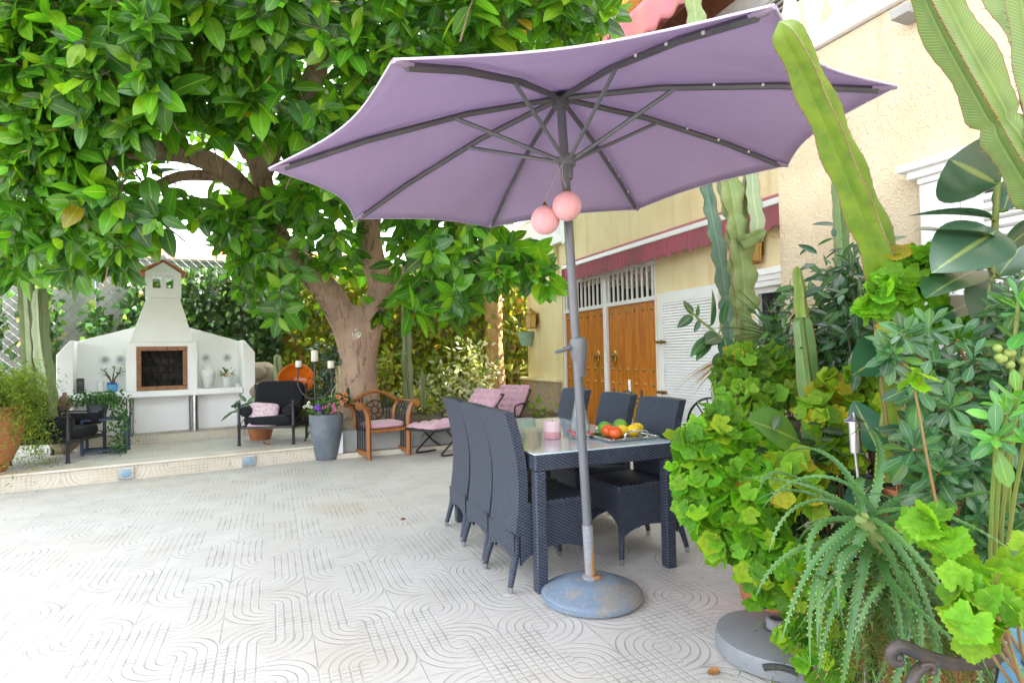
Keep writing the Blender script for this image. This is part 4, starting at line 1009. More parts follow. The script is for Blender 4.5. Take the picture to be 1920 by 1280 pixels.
# ================================================================== FURNITURE ON THE LEFT
# black metal armchair, local: front -y, x across
def make_armchair(lab):
    t = thing('black_armchair', lab, 'armchair', (0, 0, 0), 0, 'black metal armchairs on the terrace')
    w, d = .345, .30
    for sx in (-1, 1):
        for sy, hgt in ((-1, .54), (1, .74)):
            m = MB(); m.lathe([(.026, 0), (.026, .012), (.019, .02), (.019, .24), (.026, .25), (.026, .28), (.019, .29), (.019, hgt-.03), (.027, hgt-.022), (.027, hgt-.012), (.016, hgt-.005), (.023, hgt+.012), (.019, hgt+.03), (.001, hgt+.036)], 14, (sx*w, sy*d, 0))
            m.build('leg', 'iron', t, smooth=40)
    f = MB(); f.bbox(-w+.02, w-.02, -d-.012, -d+.012, .215, .245, .004); f.bbox(-w+.02, w-.02, d-.012, d+.012, .215, .245, .004)
    for sx in (-1, 1): f.bbox(sx*w-.012, sx*w+.012, -d+.02, d-.02, .215, .245, .004)
    for k in range(6): f.box(-w+.02, w-.02, -d+.05+k*.1, -d+.08+k*.1, .222, .234)
    f.build('seat_frame', 'iron', t)
    br = MB()
    for sx in (-1, 1):
        br.tube([(sx*w, -d+.02, .26), (sx*w, d-.02, .52)], .006, 6); br.tube([(sx*w, -d+.02, .52), (sx*w, d-.02, .26)], .006, 6)
        br.tube([(sx*w, -d+.02, .52), (sx*w, d-.02, .53)], .009, 6)
    br.tube([(-w+.02, d, .70), (w-.02, d, .70)], .009, 6); br.tube([(-w+.02, d, .27), (w-.02, d, .68)], .006, 6); br.tube([(-w+.02, d, .68), (w-.02, d, .27)], .006, 6)
    br.build('brace', 'iron', t)
    def pillow(x0, x1, y0, y1, z0, z1, name, k=.35):
        m = MB(); n = 12
        cx, cy, cz = (x0+x1)/2, (y0+y1)/2, (z0+z1)/2; hx, hy, hz = (x1-x0)/2, (y1-y0)/2, (z1-z0)/2
        m.ball((0, 0, 0), 1, 24)
        def sq(a): return math.copysign(abs(a)**k, a)
        m.v = [(cx+hx*sq(x), cy+hy*sq(y), cz+hz*sq(z)) for x, y, z in m.v]
        return m.build(name, 'black_fabric', t, smooth=180)
    pillow(-w+.02, w-.02, -d+.01, d-.03, .246, .375, 'seat_cushion')
    bk = pillow(-w+.02, w-.02, -.07, .07, 0, .46, 'back_cushion'); bk.location = (0, d-.10, .36); bk.rotation_euler = (R(-14), 0, 0)
    for sx in (-1, 1):
        m = MB(); m.tube([(sx*(w-.075), -d+.0, .44), (sx*(w-.075), -d+.01, .44), (sx*(w-.075), d-.19, .44), (sx*(w-.075), d-.18, .44)], [.05, .07, .07, .05], 18); m.build('arm_bolster', 'black_fabric', t, smooth=50)
    return t
# centre one: front edge from (-3.66,7.58) to (-3.01,7.57)
ac = make_armchair('black metal armchair with bolsters and a pale pink pillow on it')
ac.location = (-3.25, 7.86, .172); ac.rotation_euler = (0, 0, R(4))
dup(ac, (-5.33, 6.80, .172), R(96), 'black metal armchair half hidden behind the big terracotta urn')
t = thing('pillow', 'square pale pink patterned pillow leaning on the black armchair', 'pillow', (-3.32, 7.68, .545), R(4))
m = MB(); m.ball((0, 0, 0), 1, 24); sq = lambda a, k: math.copysign(abs(a)**k, a)
m.v = [(.185*sq(x, .4)*(1+.10*z*z), .065*y*(1-.5*max(abs(x), abs(z))**3), .175*sq(z, .4)*(1+.10*x*x)) for x, y, z in m.v]
o = m.build('cover', 'pale_pink', t, smooth=180); o.rotation_euler = (R(-20), R(6), R(8))
t = thing('blue_side_table', 'dark blue iron side table frame behind the left black armchair', 'side table', (-5.08, 7.22, .172), R(26))
for sx in (-1, 1):
    for sy in (-1, 1): MB().bbox(sx*.22-.016, sx*.22+.016, sy*.14-.016, sy*.14+.016, 0, .42, .003).build('leg', 'blue_iron', t)
for z, nm in ((.03, 'shelf'), (.405, 'top')):
    m = MB()
    for sy in (-1, 1): m.box(-.204, .204, sy*.14-.012, sy*.14+.012, z, z+.024)
    for sx in (-1, 1): m.box(sx*.22-.012, sx*.22+.012, -.124, .124, z, z+.024)
    for k in range(14): m.box(-.19+k*.029, -.178+k*.029, -.128, .128, z+.002, z+.014)
    m.build(nm, 'blue_iron', t)
t2 = thing('trailing_pot', 'dark pot of trailing green foliage on the blue side table', 'pot plant', (-5.20, 7.24, .602), 0)
MB().lathe([(.085, 0), (.12, .17), (.13, .18), (.11, .18), (.10, .14), (.001, .14)], 22).build('pot', 'zinc', t2, smooth=40)
k = 900; base = np.array([-5.20, 7.24, .80]); u = rng.random((k, 1)); side = (rng.random((k, 1)) < .72)
a = rng.random((k, 1))*6.28
rad = rng.random((k, 1))**.6*.22
P = base + np.concatenate([np.cos(a)*rad*1.4, np.sin(a)*rad, .10*rng.random((k, 1))], 1) + rng.normal(0, .03, (k, 3))
P[:420] = base + np.concatenate([.20+.18*np.sin(np.minimum(1, u[:420]*2.2)*1.57), -.10-.08*u[:420], .06-.72*u[:420]**1.5], 1) + rng.normal(0, .055, (420, 3))
leaves('foliage', T_SMALL, P, rng.normal(size=(k, 3))+[0, -.2, -.4], rng.normal(size=(k, 3))*.6+[0, -.5, .8], rng.uniform(.035, .06, k), tints(k, [(.035, .12, .025), (.06, .17, .03), (.02, .07, .02)]), 'fine_leaf', t2)
# tall zinc planter with flowers
t = thing('zinc_planter', 'tall tapering grey zinc planter filled with flowers', 'planter', (-2.40, 7.42, 0), .3)
MB().lathe([(.125, 0), (.13, .004), (.155, .12), (.19, .30), (.208, .47), (.212, .575), (.20, .58), (.196, .56), (.001, .55)], 36).build('pot', 'zinc', t, smooth=50)
k = 260; a = rng.random(k)*6.28; r = np.sqrt(rng.random(k))*.24; P = np.stack([-2.40+r*np.cos(a)+.05, 7.42+r*np.sin(a), .60+rng.random(k)*.13+.10*(np.cos(a) > .2)], 1)
fo = leaves('foliage', T_SMALL, P-np.array([-2.4, 7.42, 0]), rng.normal(size=(k, 3))+[0, -.2, .3], rng.normal(size=(k, 3))*.6+[0, -.4, .8], rng.uniform(.05, .10, k), tints(k, [(.05, .14, .03), (.09, .19, .03), (.04, .09, .03)]), 'fine_leaf', base=(0, 0, 0)); fo.parent = t
def blooms(cen, spread, n, m, name, r=.02):
    f = MB()
    for _ in range(n):
        c = np.array(cen)+rng.normal(0, spread, 3)
        for j in range(6):
            w = j*1.047+rng.random(); f.ball((c[0]+r*math.cos(w), c[1]+r*.4*math.sin(w), c[2]+r*math.sin(w)), r*.62, 6)
    f.build(name, m, t, smooth=180)
blooms((-.09, -.15, .67), .022, 9, 'purple_fl', 'purple_blooms', .022); blooms((.07, -.16, .66), .028, 9, 'pink_fl', 'pink_blooms', .018); blooms((.19, -.05, .80), .045, 8, 'orange_fl', 'coral_blooms', .02); blooms((-.22, -.08, .68), .03, 5, 'candle', 'white_blooms', .014)
tw = MB()
for j in range(13):
    x = rng.normal(.12, .05); y = rng.normal(.02, .04); pts = [(x, y, .56)]
    for s in range(1, 8): pts.append((x+rng.normal(.006*s, .02), y+rng.normal(0, .02), .56+s*.09))
    tw.tube(spline(pts, 3), list(np.linspace(.006, .003, 22)), 5)
tw.build('corkscrew_twigs', mat('pale_twig', (.42, .36, .2), rough=.7), t)
# candelabra
cb = thing('candelabra', 'rusty iron three-armed candle stand behind the zinc planter', 'candle stand', (-2.72, 7.95, .172), R(-10))
b_ = MB(); b_.cyl(.0, 0, .01, 1.06, .013, n=10)
for a in (0, 2.1, 4.2): b_.tube([(0, 0, .25), (.09*math.cos(a), .09*math.sin(a), .12), (.17*math.cos(a), .17*math.sin(a), .005)], .010, 8)
b_.build('stem', 'bronze_iron', cb, smooth=60)
for (x, z, lab) in ((-.24, 1.00, 'l'), (.24, .98, 'r')):
    b_ = MB(); b_.tube(spline([(0, 0, .55), (x*.6, 0, .60), (x*1.05, 0, .75), (x, 0, z-.02)], 5), .010, 8); b_.lathe([(.001, z-.02), (.05, z-.015), (.052, z), (.001, z)], 16, (x, 0, 0)); b_.build('arm', 'bronze_iron', cb, smooth=60)
b_ = MB(); b_.lathe([(.001, 1.055), (.055, 1.06), (.057, 1.075), (.001, 1.075)], 16); b_.build('pan', 'bronze_iron', cb, smooth=60)
def candle(x, z, r, hh, lab):
    c = Matrix.Rotation(R(-10), 3, 'Z') @ Vector((x, 0, 0)); q = thing('candle', lab, 'candle', (-2.72+c.x, 7.95+c.y, .172+z), 0, 'candles on the iron stand')
    MB().lathe([(r, 0), (r*1.01, hh*.5), (r, hh-.006), (r*.86, hh), (r*.6, hh-.008), (.001, hh-.01)], 20).build('wax', 'candle', q, smooth=40); MB().tube([(0, 0, hh-.01), (.002, 0, hh+.014)], .002, 5).build('wick', 'iron', q)
candle(0, 1.076, .047, .155, 'tallest white candle in the middle of the iron stand'); candle(-.24, 1.001, .043, .09, 'short white candle on the stand arm nearest the barbecue'); candle(.24, .981, .045, .10, 'short white candle on the stand arm nearest the tree')
# carved wooden armchair, front -y
wc = thing('wooden_armchair', 'carved teak armchair with black spindles and a pink seat pad', 'armchair', (-1.735, 7.62, 0), R(35))
w, d = .27, .24
for sx in (-1, 1):
    # side frame: scrolled S leg at the front, post at the rear, foot rail
    fl_ = MB(); pts = [(sx*w, -d, 0), (sx*w, -d, .30), (sx*w, -d, .45), (sx*(w+.012), -d, .56), (sx*(w+.05), -d, .66), (sx*(w+.10), -d, .70), (sx*(w+.13), -d, .69)]
    fl_.tube(spline(pts, 5), [.034]*31, 4, squash=.75); fl_.lathe([(.001, -.035), (.042, -.03), (.042, .03), (.001, .035)], 16, (sx*(w+.12), -d, .675), tilt=Matrix.Rotation(R(90), 3, 'X')); fl_.build('front_leg', 'chair_wood', wc, smooth=40)
    rl_ = MB(); rl_.tube(spline([(sx*w, d, 0), (sx*w, d, .40), (sx*(w+.01), d, .56), (sx*(w+.05), d, .65), (sx*(w+.12), d, .69)], 5), [.030]*21, 4, squash=.75); rl_.lathe([(.001, -.03), (.042, -.026), (.042, .026), (.001, .03)], 16, (sx*(w+.12), d, .675), tilt=Matrix.Rotation(R(90), 3, 'X')); rl_.build('rear_leg', 'chair_wood', wc, smooth=40)
    MB().bbox(sx*w-.024, sx*w+.024, -d+.02, d-.02, .035, .10, .006).build('foot_rail', 'chair_wood', wc)
    ar = MB(); ar.tube([(sx*(w+.09), -d, .70), (sx*(w+.09), d, .70)], [.03, .03], 8, squash=.5); ar.build('arm_rail', 'chair_wood', wc, smooth=40)
    sp_ = MB()
    for k in range(5):
        y = -d+.08+k*.08; sp_.tube(spline([(sx*w, y, .1), (sx*w, y, .42), (sx*(w+.012), y, .55), (sx*(w+.06), y, .68)], 4), .011, 5)
    sp_.box(sx*w-.012, sx*w+.012, -d+.03, d-.03, .35, .375)
    sp_.build('spindles', 'iron', wc)
MB().bbox(-w+.02, w-.02, -d-.02, d+.01, .335, .375, .006).build('seat', 'chair_wood', wc)
sc = MB(); sc.ball((0, 0, 0), 1, 24); sc.v = [(.24*sq(x, .35), -.01+.225*sq(y, .35), .415+.04*sq(z, .5)) for x, y, z in sc.v]; sc.build('seat_pad', 'pink_fabric', wc, smooth=180)
bt = MB(); pts = [(-w-.09, d, .69), (-w+.02, d, .735), (-.14, d, .80), (0, d, .83), (.14, d, .80), (w-.02, d, .735), (w+.09, d, .69)]
bt.tube(spline(pts, 5), [.040]*31, 6, squash=.6); bt.build('crest_rail', 'chair_wood', wc, smooth=40)
bk = MB()
ring = [(.13*math.cos(a), d, .58+.13*math.sin(a)) for a in np.linspace(0, 2*math.pi, 25)]; bk.tube(ring, .010, 6); ring = [(.05*math.cos(a), d, .58+.05*math.sin(a)) for a in np.linspace(0, 2*math.pi, 17)]; bk.tube(ring, .008, 6)
for k in range(8):
    a = k*math.pi/4; bk.tube([(.05*math.cos(a), d, .58+.05*math.sin(a)), (.13*math.cos(a+.35), d, .58+.13*math.sin(a+.35))], .007, 5)
for x in (-.21, -.17, .17, .21): bk.tube([(x, d, .38), (x, d, .77)], .010, 5)
bk.tube([(-.2, d, .44), (.2, d, .44)], .010, 5)
bk.build('back_rosette', 'iron', wc, smooth=40)
# loungers, local x from foot (-) to head (+)
def make_lounger(lab):
    t = thing('sun_lounger', lab, 'lounger', (0, 0, 0), 0, 'loungers with pink tufted cushions')
    f = MB()
    for sy in (-1, 1):
        f.tube([(-.75, sy*.27, .35), (.20, sy*.27, .34), (.62, sy*.27, .72)], .014, 8)
        lp = [(-.50, sy*.24, .34), (-.28, sy*.24, .14), (-.12, sy*.24, .03), (-.35, sy*.24, .012), (-.58, sy*.24, .03), (-.50, sy*.24, .10), (-.22, sy*.24, .28), (-.05, sy*.24, .34)]
        f.tube(spline(lp, 5), .013, 8)
        f.tube([(.22, sy*.24, .34), (.45, sy*.24, .012), (.60, sy*.24, .012)], .013, 8)
    f.tube([(-.75, -.27, .35), (-.75, .27, .35)], .014, 8); f.tube([(.62, -.27, .72), (.62, .27, .72)], .014, 8); f.tube([(.60, -.24, .012), (.60, .24, .012)], .012, 8)
    f.build('frame', 'iron', t, smooth=60)
    for sy in (-1, 1):
        MB().tube(spline([(-.02, sy*.29, .36), (-.05, sy*.30, .50), (.10, sy*.30, .54), (.40, sy*.30, .54), (.46, sy*.29, .56)], 5), .014, 8).build('armrest', 'iron', t, smooth=60)
    def tuft(name, L, x0, ang, z0):
        m = MB(); nx, ny = 20, 20
        for top in (1, 0):
            o = len(m.v)
            for i in range(nx+1):
                for j in range(ny+1):
                    u, v = i/nx, j/ny; e = min(u, 1-u, v, 1-v); hgt = .06*min(1, e*9)**.5*(.45+.55*abs(math.sin(u*math.pi*5))**.5*abs(math.sin(v*math.pi*4))**.5)
                    s = L*u; y = -.26+.52*v
                    zz = hgt if top else -.012*min(1, e*9)
                    m.v.append((x0+s*math.cos(ang)-zz*math.sin(ang), y, z0+s*math.sin(ang)+zz*math.cos(ang)))
            for i in range(nx):
                for j in range(ny): a = o+i*(ny+1)+j; m.f.append((a, a+ny+1, a+ny+2, a+1)); m.mi.append(0)
        return m.build(name, 'pink_fabric', t, smooth=60)
    tuft('seat_cushion', .92, -.75, 0, .375); tuft('back_cushion', .60, .20, R(45), .375)
    return t
lo_ = make_lounger('pink cushioned lounger next to the teak armchair'); lo_.location = W(2.38, 7.62, 0); lo_.rotation_euler = (0, 0, PH+R(28))
dup(lo_, W(3.15, 8.15, 0), PH+R(42), 'pink cushioned lounger nearest the stone-clad corner of the house')
# big urn with fern at the far left
ur = thing('terracotta_urn', 'big ribbed terracotta urn overflowing with feathery green fern', 'plant urn', (-5.46, 5.98, .172))
MB().lathe([(.16, 0), (.17, .01), (.21, .10), (.28, .26), (.32, .42), (.325, .52), (.30, .60), (.30, .64), (.34, .66), (.34, .68), (.30, .69), (.28, .64), (.001, .62)], 40).build('pot', 'terracotta', ur, smooth=50)
st = []; k = 420
pos = []; dd = []; nn = []
for s in range(820):
    a = rng.random()*6.28; L = rng.uniform(.5, 1.0); lift = rng.uniform(.2, 1.0)
    p = np.array([.22*math.cos(a)*rng.random(), .22*math.sin(a)*rng.random(), .66]); v = np.array([math.cos(a)*.55, math.sin(a)*.55, lift*1.7]); n_ = 26
    for j in range(n_):
        p = p+v*L/n_; v = v+np.array([0, 0, -2.9/n_]); pos.append(p+rng.normal(0, .012, 3)); w = unit(v); q = unit(rng.normal(size=3)); dd.append(w*.5+q); nn.append(rng.normal(size=3)+[0, 0, 1])
k = len(pos); fo = leaves('foliage', T_NEEDLE, pos, dd, nn, rng.uniform(.03, .06, k), tints(k, [(.13, .21, .015), (.10, .18, .015), (.2, .25, .02)]), 'fine_leaf', base=(0, 0, 0), wscale=np.full(k, 2.2)); fo.parent = ur
t = thing('clay_lantern', 'brown clay bell-shaped lantern on a grey stone by the fern', 'lantern', (-5.62, 7.25, .74))
MB().lathe([(.085, 0), (.088, .02), (.08, .08), (.05, .13), (.022, .15), (.02, .17), (.028, .18), (.001, .19)], 20).build('bell', mat('brown_clay', (.30, .17, .13), rough=.7), t, smooth=50)
MB().lathe([(.05, -.03), (.07, -.002), (.001, -.001)], 16).build('neck', 'stone', t, smooth=40)
t = tag(MB().ball((0, 0, 0), .19, 18, sz=1.5, jit=.12).build('grey_stone', 'stone', smooth=180), 'tall grey stone behind the left black armchair', 'stone'); t.location = (-5.62, 7.25, .43)
# ================================================================== VEGETATION
M['aloe'] = mat('aloe_skin', (.045, .14, .035), (.075, .18, .035), rough=.4, nscale=9)
M['aloe_tip'] = mat('aloe_base_skin', (.22, .29, .08), (.17, .23, .07), rough=.5, nscale=9)
def pix_path(lst, k=5): return spline([at(*p) for p in lst], k)
def cactus_stem(path, r, ribs, m, parent, wl=.16, amp=.13, rv=.46, twist=.3, taper=.6, pinch=(), name='stem', spines=True, phase=0.0):
    P = [np.array(p, float) for p in path]
    # resample evenly
    seg = [0]; 
    for a, c in zip(P, P[1:]): seg.append(seg[-1]+float(np.linalg.norm(c-a)))
    L = seg[-1]; n = max(24, int(L/.018)); S = np.linspace(0, L, n)
    Q = np.stack([np.interp(S, seg, [p[i] for p in P]) for i in range(3)], 1)
    mb = MB(); sp = MB(); uv = []
    up = np.array([.2, -1., .1])
    for i in range(n):
        t = unit(Q[min(i+1, n-1)]-Q[max(i-1, 0)]); a = unit(np.cross(t, up)); c = np.cross(a, t)
        s = S[i]; end = 1.0
        if L-s < r*.8: end = math.sqrt(max(.02, 1-((r*.8-(L-s))/(r*.8))**2))
        base = (1-(1-taper)*(s/L)**2)*r*end
        for pf in pinch: base *= 1-.34*math.exp(-((s/L-pf)/.012)**2)
        for kx in range(ribs):
            w = 1 + amp*math.sin(2*math.pi*s/wl + kx*1.9 + phase) + .018*math.sin(2*math.pi*s/.045+kx)
            A0 = 2*math.pi*kx/ribs + twist*s + phase; dA = 2*math.pi/ribs
            for (fa, fr, u_) in ((-.5, rv, 0), (-.28, rv+.13, .3), (-.07, .88*w, .8), (0, 1.0*w, 1), (.07, .88*w, .8), (.28, rv+.13, .3)):
                an = A0+fa*dA; rr = base*fr
                mb.v.append(tuple(Q[i]+a*math.cos(an)*rr+c*math.sin(an)*rr)); uv.append((u_, s))
            if spines and i % 2 == 0 and i < n-2:
                q = Q[i]+(a*math.cos(A0)+c*math.sin(A0))*base*w*.995; o_ = (a*math.cos(A0)+c*math.sin(A0)); tt = t*.6
                for sg in (-1, 1): 
                    e = q+(o_+tt*sg)*.014; d_ = np.cross(o_, t)*.0016
                    sp._add([q-d_, q+d_, e], [(0, 1, 2)])
    m6 = ribs*6
    for i in range(n-1):
        for j in range(m6):
            k2 = (j+1) % m6; mb.f.append((i*m6+j, i*m6+k2, (i+1)*m6+k2, (i+1)*m6+j)); mb.mi.append(0)
    mb.v.append(tuple(Q[-1]+unit(Q[-1]-Q[-2])*.004)); uv.append((.5, L)); top = len(mb.v)-1
    for j in range(m6): mb.f.append(((n-1)*m6+j, (n-1)*m6+(j+1) % m6, top)); mb.mi.append(0)
    if spines and sp.v:
        mb._add(sp.v, sp.f, 1); uv += [(1.0, 0.0)]*len(sp.v)
    mb.uv = uv
    return mb.build(name, [m, 'spine'], parent, 'w', smooth=45)
def plant(name, lab, cat, base, group=None): return thing(name, lab, cat, base, 0, group)
def pot(parent, r=.16, h_=.26, m='terracotta', dz=0):
    MB().lathe([(r*.68, dz), (r*.7, dz+.004), (r*.95, dz+h_*.84), (r*1.06, dz+h_*.85), (r*1.06, dz+h_), (r*.95, dz+h_), (r*.9, dz+h_*.9), (.001, dz+h_*.88)], 28).build('pot', m, parent, smooth=40)

# ---- cacti on the house side
def gxy(u, v, Y, z=0):
    p = at(u, v, Y); return (float(p[0]), float(p[1]), z)
t = plant('leaning_cactus', 'lime green ridged cactus leaning in front of the lilac parasol', 'cactus', gxy(1700, 700, 2.25), 'tall ridged cacti')
cactus_stem(pix_path([(1690, 900, 2.2), (1685, 640, 2.1), (1650, 480, 1.98), (1580, 300, 1.86), (1512, 140, 1.74), (1462, 42, 1.66)]), .072, 4, 'cactus_lime', t, wl=.23, amp=.10, taper=.66, twist=.12, phase=.22, rv=.5)
t = plant('upright_cactus', 'short olive cactus column against the rough cream wall', 'cactus', gxy(1580, 700, 3.3), 'tall ridged cacti')
cactus_stem(pix_path([(1583, 760, 3.3), (1582, 560, 3.3), (1578, 450, 3.3), (1571, 332, 3.3)]), .062, 4, 'cactus_green', t, wl=.14, amp=.06, taper=.75, phase=1.2)
t = plant('pale_cactus', 'very tall pale green cactus with scalloped edges and side arms', 'cactus', gxy(1392, 900, 4.5), 'tall ridged cacti')
cactus_stem(pix_path([(1398, 900, 4.5), (1395, 800, 4.5), (1392, 640, 4.5), (1385, 500, 4.5), (1372, 400, 4.5), (1352, 300, 4.55), (1312, 120, 4.7), (1291, -60, 4.8)], 7), .125, 3, 'cactus_pale', t, wl=.22, amp=.17, taper=.62, pinch=(.30, .48, .62), rv=.42, twist=.1, phase=.3)
cactus_stem(pix_path([(1378, 420, 4.55), (1397, 385, 4.57), (1402, 330, 4.6), (1404, 240, 4.65)]), .06, 3, 'cactus_pale', t, wl=.14, amp=.1, phase=.2)
cactus_stem(pix_path([(1415, 452, 4.4), (1420, 420, 4.4), (1412, 360, 4.45), (1410, 240, 4.5)]), .062, 3, 'cactus_grey', t, wl=.14, amp=.1, phase=1.0)
cactus_stem(pix_path([(1393, 452, 4.42), (1412, 444, 4.35), (1436, 432, 4.3)]), .065, 3, 'cactus_pale', t, wl=.2, amp=.1, phase=.2, spines=False)
t = plant('blue_green_cactus', 'dark blue green cactus stem behind the tall pale one', 'cactus', gxy(1375, 800, 4.9), 'tall ridged cacti')
cactus_stem(pix_path([(1378, 830, 4.8), (1372, 640, 4.8), (1358, 520, 4.8), (1345, 440, 4.8), (1328, 350, 4.85), (1310, 240, 4.9)], 6), .082, 3, 'cactus_blue', t, wl=.2, amp=.16, pinch=(.45,), phase=.9)
t = plant('slender_cactus', 'slender bright green jointed cactus among the geraniums', 'cactus', gxy(1530, 900, 2.7), 'tall ridged cacti')
cactus_stem(pix_path([(1535, 900, 2.72), (1522, 760, 2.72), (1508, 640, 2.7), (1503, 590, 2.7)], 6), .056, 4, 'cactus_green', t, wl=.3, amp=.06, taper=.7, phase=.4)
cactus_stem(pix_path([(1503, 596, 2.7), (1500, 550, 2.7), (1494, 500, 2.7)]), .034, 4, 'cactus_lime', t, wl=.12, amp=.08, phase=.1)
t = plant('forked_cactus', 'small forked pale cactus in front of the white louvred door', 'cactus', gxy(1385, 900, 3.0), 'tall ridged cacti')
cactus_stem(pix_path([(1392, 880, 3.0), (1372, 815, 3.0), (1352, 780, 3.0), (1337, 728, 3.0)]), .030, 3, 'cactus_grey', t, wl=.1, amp=.06, taper=.8)
cactus_stem(pix_path([(1362, 795, 3.02), (1385, 755, 3.03), (1395, 735, 3.05)]), .04, 3, 'cactus_grey', t, wl=.1, amp=.06, taper=.9)
t = plant('candelabra_cactus', 'big pale striped cactus arms hanging in at the upper corner by the window', 'cactus', gxy(2060, 900, 1.7), 'tall ridged cacti')
cactus_stem(pix_path([(2150, 760, 1.6), (2080, 560, 1.58), (1985, 410, 1.55), (1905, 280, 1.52), (1845, 170, 1.5), (1785, 60, 1.48), (1725, -70, 1.45)], 7), .06, 4, 'cactus_striped', t, wl=.26, amp=.13, taper=.9, pinch=(.47, .66), phase=.75)
cactus_stem(pix_path([(2100, 460, 1.72), (2010, 240, 1.76), (1960, 130, 1.78), (1925, 60, 1.8), (1880, -20, 1.82), (1840, -90, 1.85)], 6), .06, 4, 'cactus_striped', t, wl=.24, amp=.12, pinch=(.5,), taper=.9, phase=.3)
cactus_stem(pix_path([(2060, 480, 1.5), (1965, 260, 1.48), (1930, 80, 1.46), (1915, -40, 1.44)], 6), .05, 4, 'cactus_striped', t, wl=.2, amp=.1, taper=.9, phase=.1)
# ---- cacti on the garden side
t = plant('cactus_clump', 'clump of three grey green cactus columns beside the barbecue', 'cactus', gxy(62, 760, 7.0, .17))
for pth, r, ph_ in (([(58, 800, 7.0), (52, 700, 7.0), (48, 600, 7.0), (42, 500, 7.0)], .078, .2), ([(92, 800, 6.9), (88, 720, 6.9), (78, 640, 6.9), (75, 540, 6.9)], .095, .9), ([(76, 800, 7.15), (70, 640, 7.15), (52, 520, 7.15), (40, 440, 7.15)], .065, .5)):
    cactus_stem(pix_path(pth), r, 4, 'cactus_grey', t, wl=.3, amp=.08, taper=.8, phase=ph_)
t = plant('tree_side_cactus', 'lone tall slim cactus column in the bed beside the ficus trunk', 'cactus', gxy(765, 760, 9.2, .30))
cactus_stem(pix_path([(768, 770, 9.2), (764, 700, 9.2), (762, 620, 9.2), (759, 570, 9.2)]), .085, 4, 'cactus_grey', t, wl=.5, amp=.12, taper=.85)
t = plant('bowl_side_cactus', 'squat cactus column standing by the orange bowl', 'cactus', gxy(524, 780, 8.7, .17))
cactus_stem(pix_path([(528, 780, 8.7), (524, 720, 8.7), (519, 664, 8.7)]), .075, 4, 'cactus_grey', t, wl=.4, amp=.08, taper=.8)
t = plant('stub_cactus', 'small straw coloured cactus stub in front of the ivy', 'cactus', gxy(792, 760, 9.3, .30))
cactus_stem(pix_path([(793, 765, 9.3), (792, 700, 9.3)]), .04, 5, 'cactus_grey', t, wl=.4, amp=.04, taper=.9)

# ---- geraniums
def geranium(lab, base, clusters, cols, per=44, size=(.058, .092), potr=.17, probs=None):
    t = plant('geranium', lab, 'geranium', base, 'geraniums of the potted border'); b0 = np.array(base)
    pot(t, potr, potr*1.6)
    st = MB(); pos = []; nn = []; dd = []; sz = []
    hubs = b0+np.array([0, 0, potr*1.6])
    for c in clusters:
        u, v, Y = c[:3]; rad = c[3] if len(c) > 3 else .11
        C = at(u, v, Y); start = hubs+rng.normal(0, .03, 3)*[1, 1, 0]
        mid = (start+C)*.5+np.array([0, 0, -.03])+rng.normal(0, .03, 3)
        st.tube(spline([start, mid, C-np.array([0, 0, .01])], 5), list(np.linspace(.0055, .003, 11)), 6)
        n_ = int(per*(rad/.11)**1.5)
        D = unit(rng.normal(size=(n_, 3))+np.array([-.15, -.45, .35])); r = rad*(rng.random((n_, 1))**.35)
        P = C+D*r; pos.append(P); nrm_ = D*.75+np.array([-.12, -.42, .45])+rng.normal(0, .30, (n_, 3)); nn.append(nrm_)
        dd.append(D+rng.normal(0, .7, (n_, 3))+[0, 0, -.4]); sz.append(rng.uniform(*size, n_))
        for p in P[::2]: st.tube([C-np.array([0, 0, .01]), (C+p)/2+rng.normal(0, .006, 3), p], .0016, 4, caps=False)
    st.build('stems', 'red_stem', t, 'w', smooth=60)
    pos = np.concatenate(pos); k = len(pos)
    leaves('foliage', T_GER, pos, np.concatenate(dd), np.concatenate(nn), np.concatenate(sz), tints(k, cols, probs, .2), 'ger_leaf', t)
    return t
GC = [(.12, .31, .012), (.165, .38, .012), (.08, .235, .012), (.23, .36, .012), (.38, .28, .01)]
GP = [.36, .27, .25, .10, .02]
geranium('broad trailing geranium spilling over the paving beside the dining table', gxy(1470, 1180, 2.75), [(1298, 830, 2.5, .10), (1345, 805, 2.5), (1290, 905, 2.5, .10), (1340, 880, 2.45), (1315, 950, 2.45), (1380, 935, 2.4), (1360, 1005, 2.4), (1425, 965, 2.35), (1440, 1025, 2.3), (1412, 1090, 2.3, .09), (1462, 1080, 2.25), (1505, 1060, 2.2), (1430, 875, 2.4), (1385, 840, 2.5)], GC, 46, potr=.165, probs=GP)
geranium('low geranium dropping over the grey spare parasol base', gxy(1560, 1250, 2.35), [(1520, 1120, 2.15, .10), (1500, 1185, 2.15, .07), (1555, 1180, 2.1, .09), (1545, 1250, 2.05, .08)], GC, 40, probs=GP)
geranium('geranium round the foot of the tall pale cactus', gxy(1430, 900, 3.0), [(1395, 680, 3.0, .10), (1378, 725, 3.0, .11), (1450, 690, 3.05, .12), (1490, 730, 2.95, .12), (1425, 752, 2.9, .11), (1350, 695, 3.1, .05)], [(.12, .27, .015), (.09, .21, .012), (.17, .3, .02), (.34, .26, .015)], 44, probs=[.4, .3, .24, .06])
geranium('yellow tinged geranium around the silver garden torch', gxy(1580, 1000, 2.5), [(1562, 745, 2.6, .11), (1608, 715, 2.6, .10), (1575, 805, 2.5, .11), (1535, 780, 2.5, .09), (1570, 855, 2.4, .09), (1500, 925, 2.25, .09), (1480, 880, 2.3, .09), (1650, 770, 2.5, .08)], [(.16, .33, .015), (.24, .36, .012), (.36, .33, .012), (.12, .24, .012)], 40, probs=[.4, .3, .15, .15])
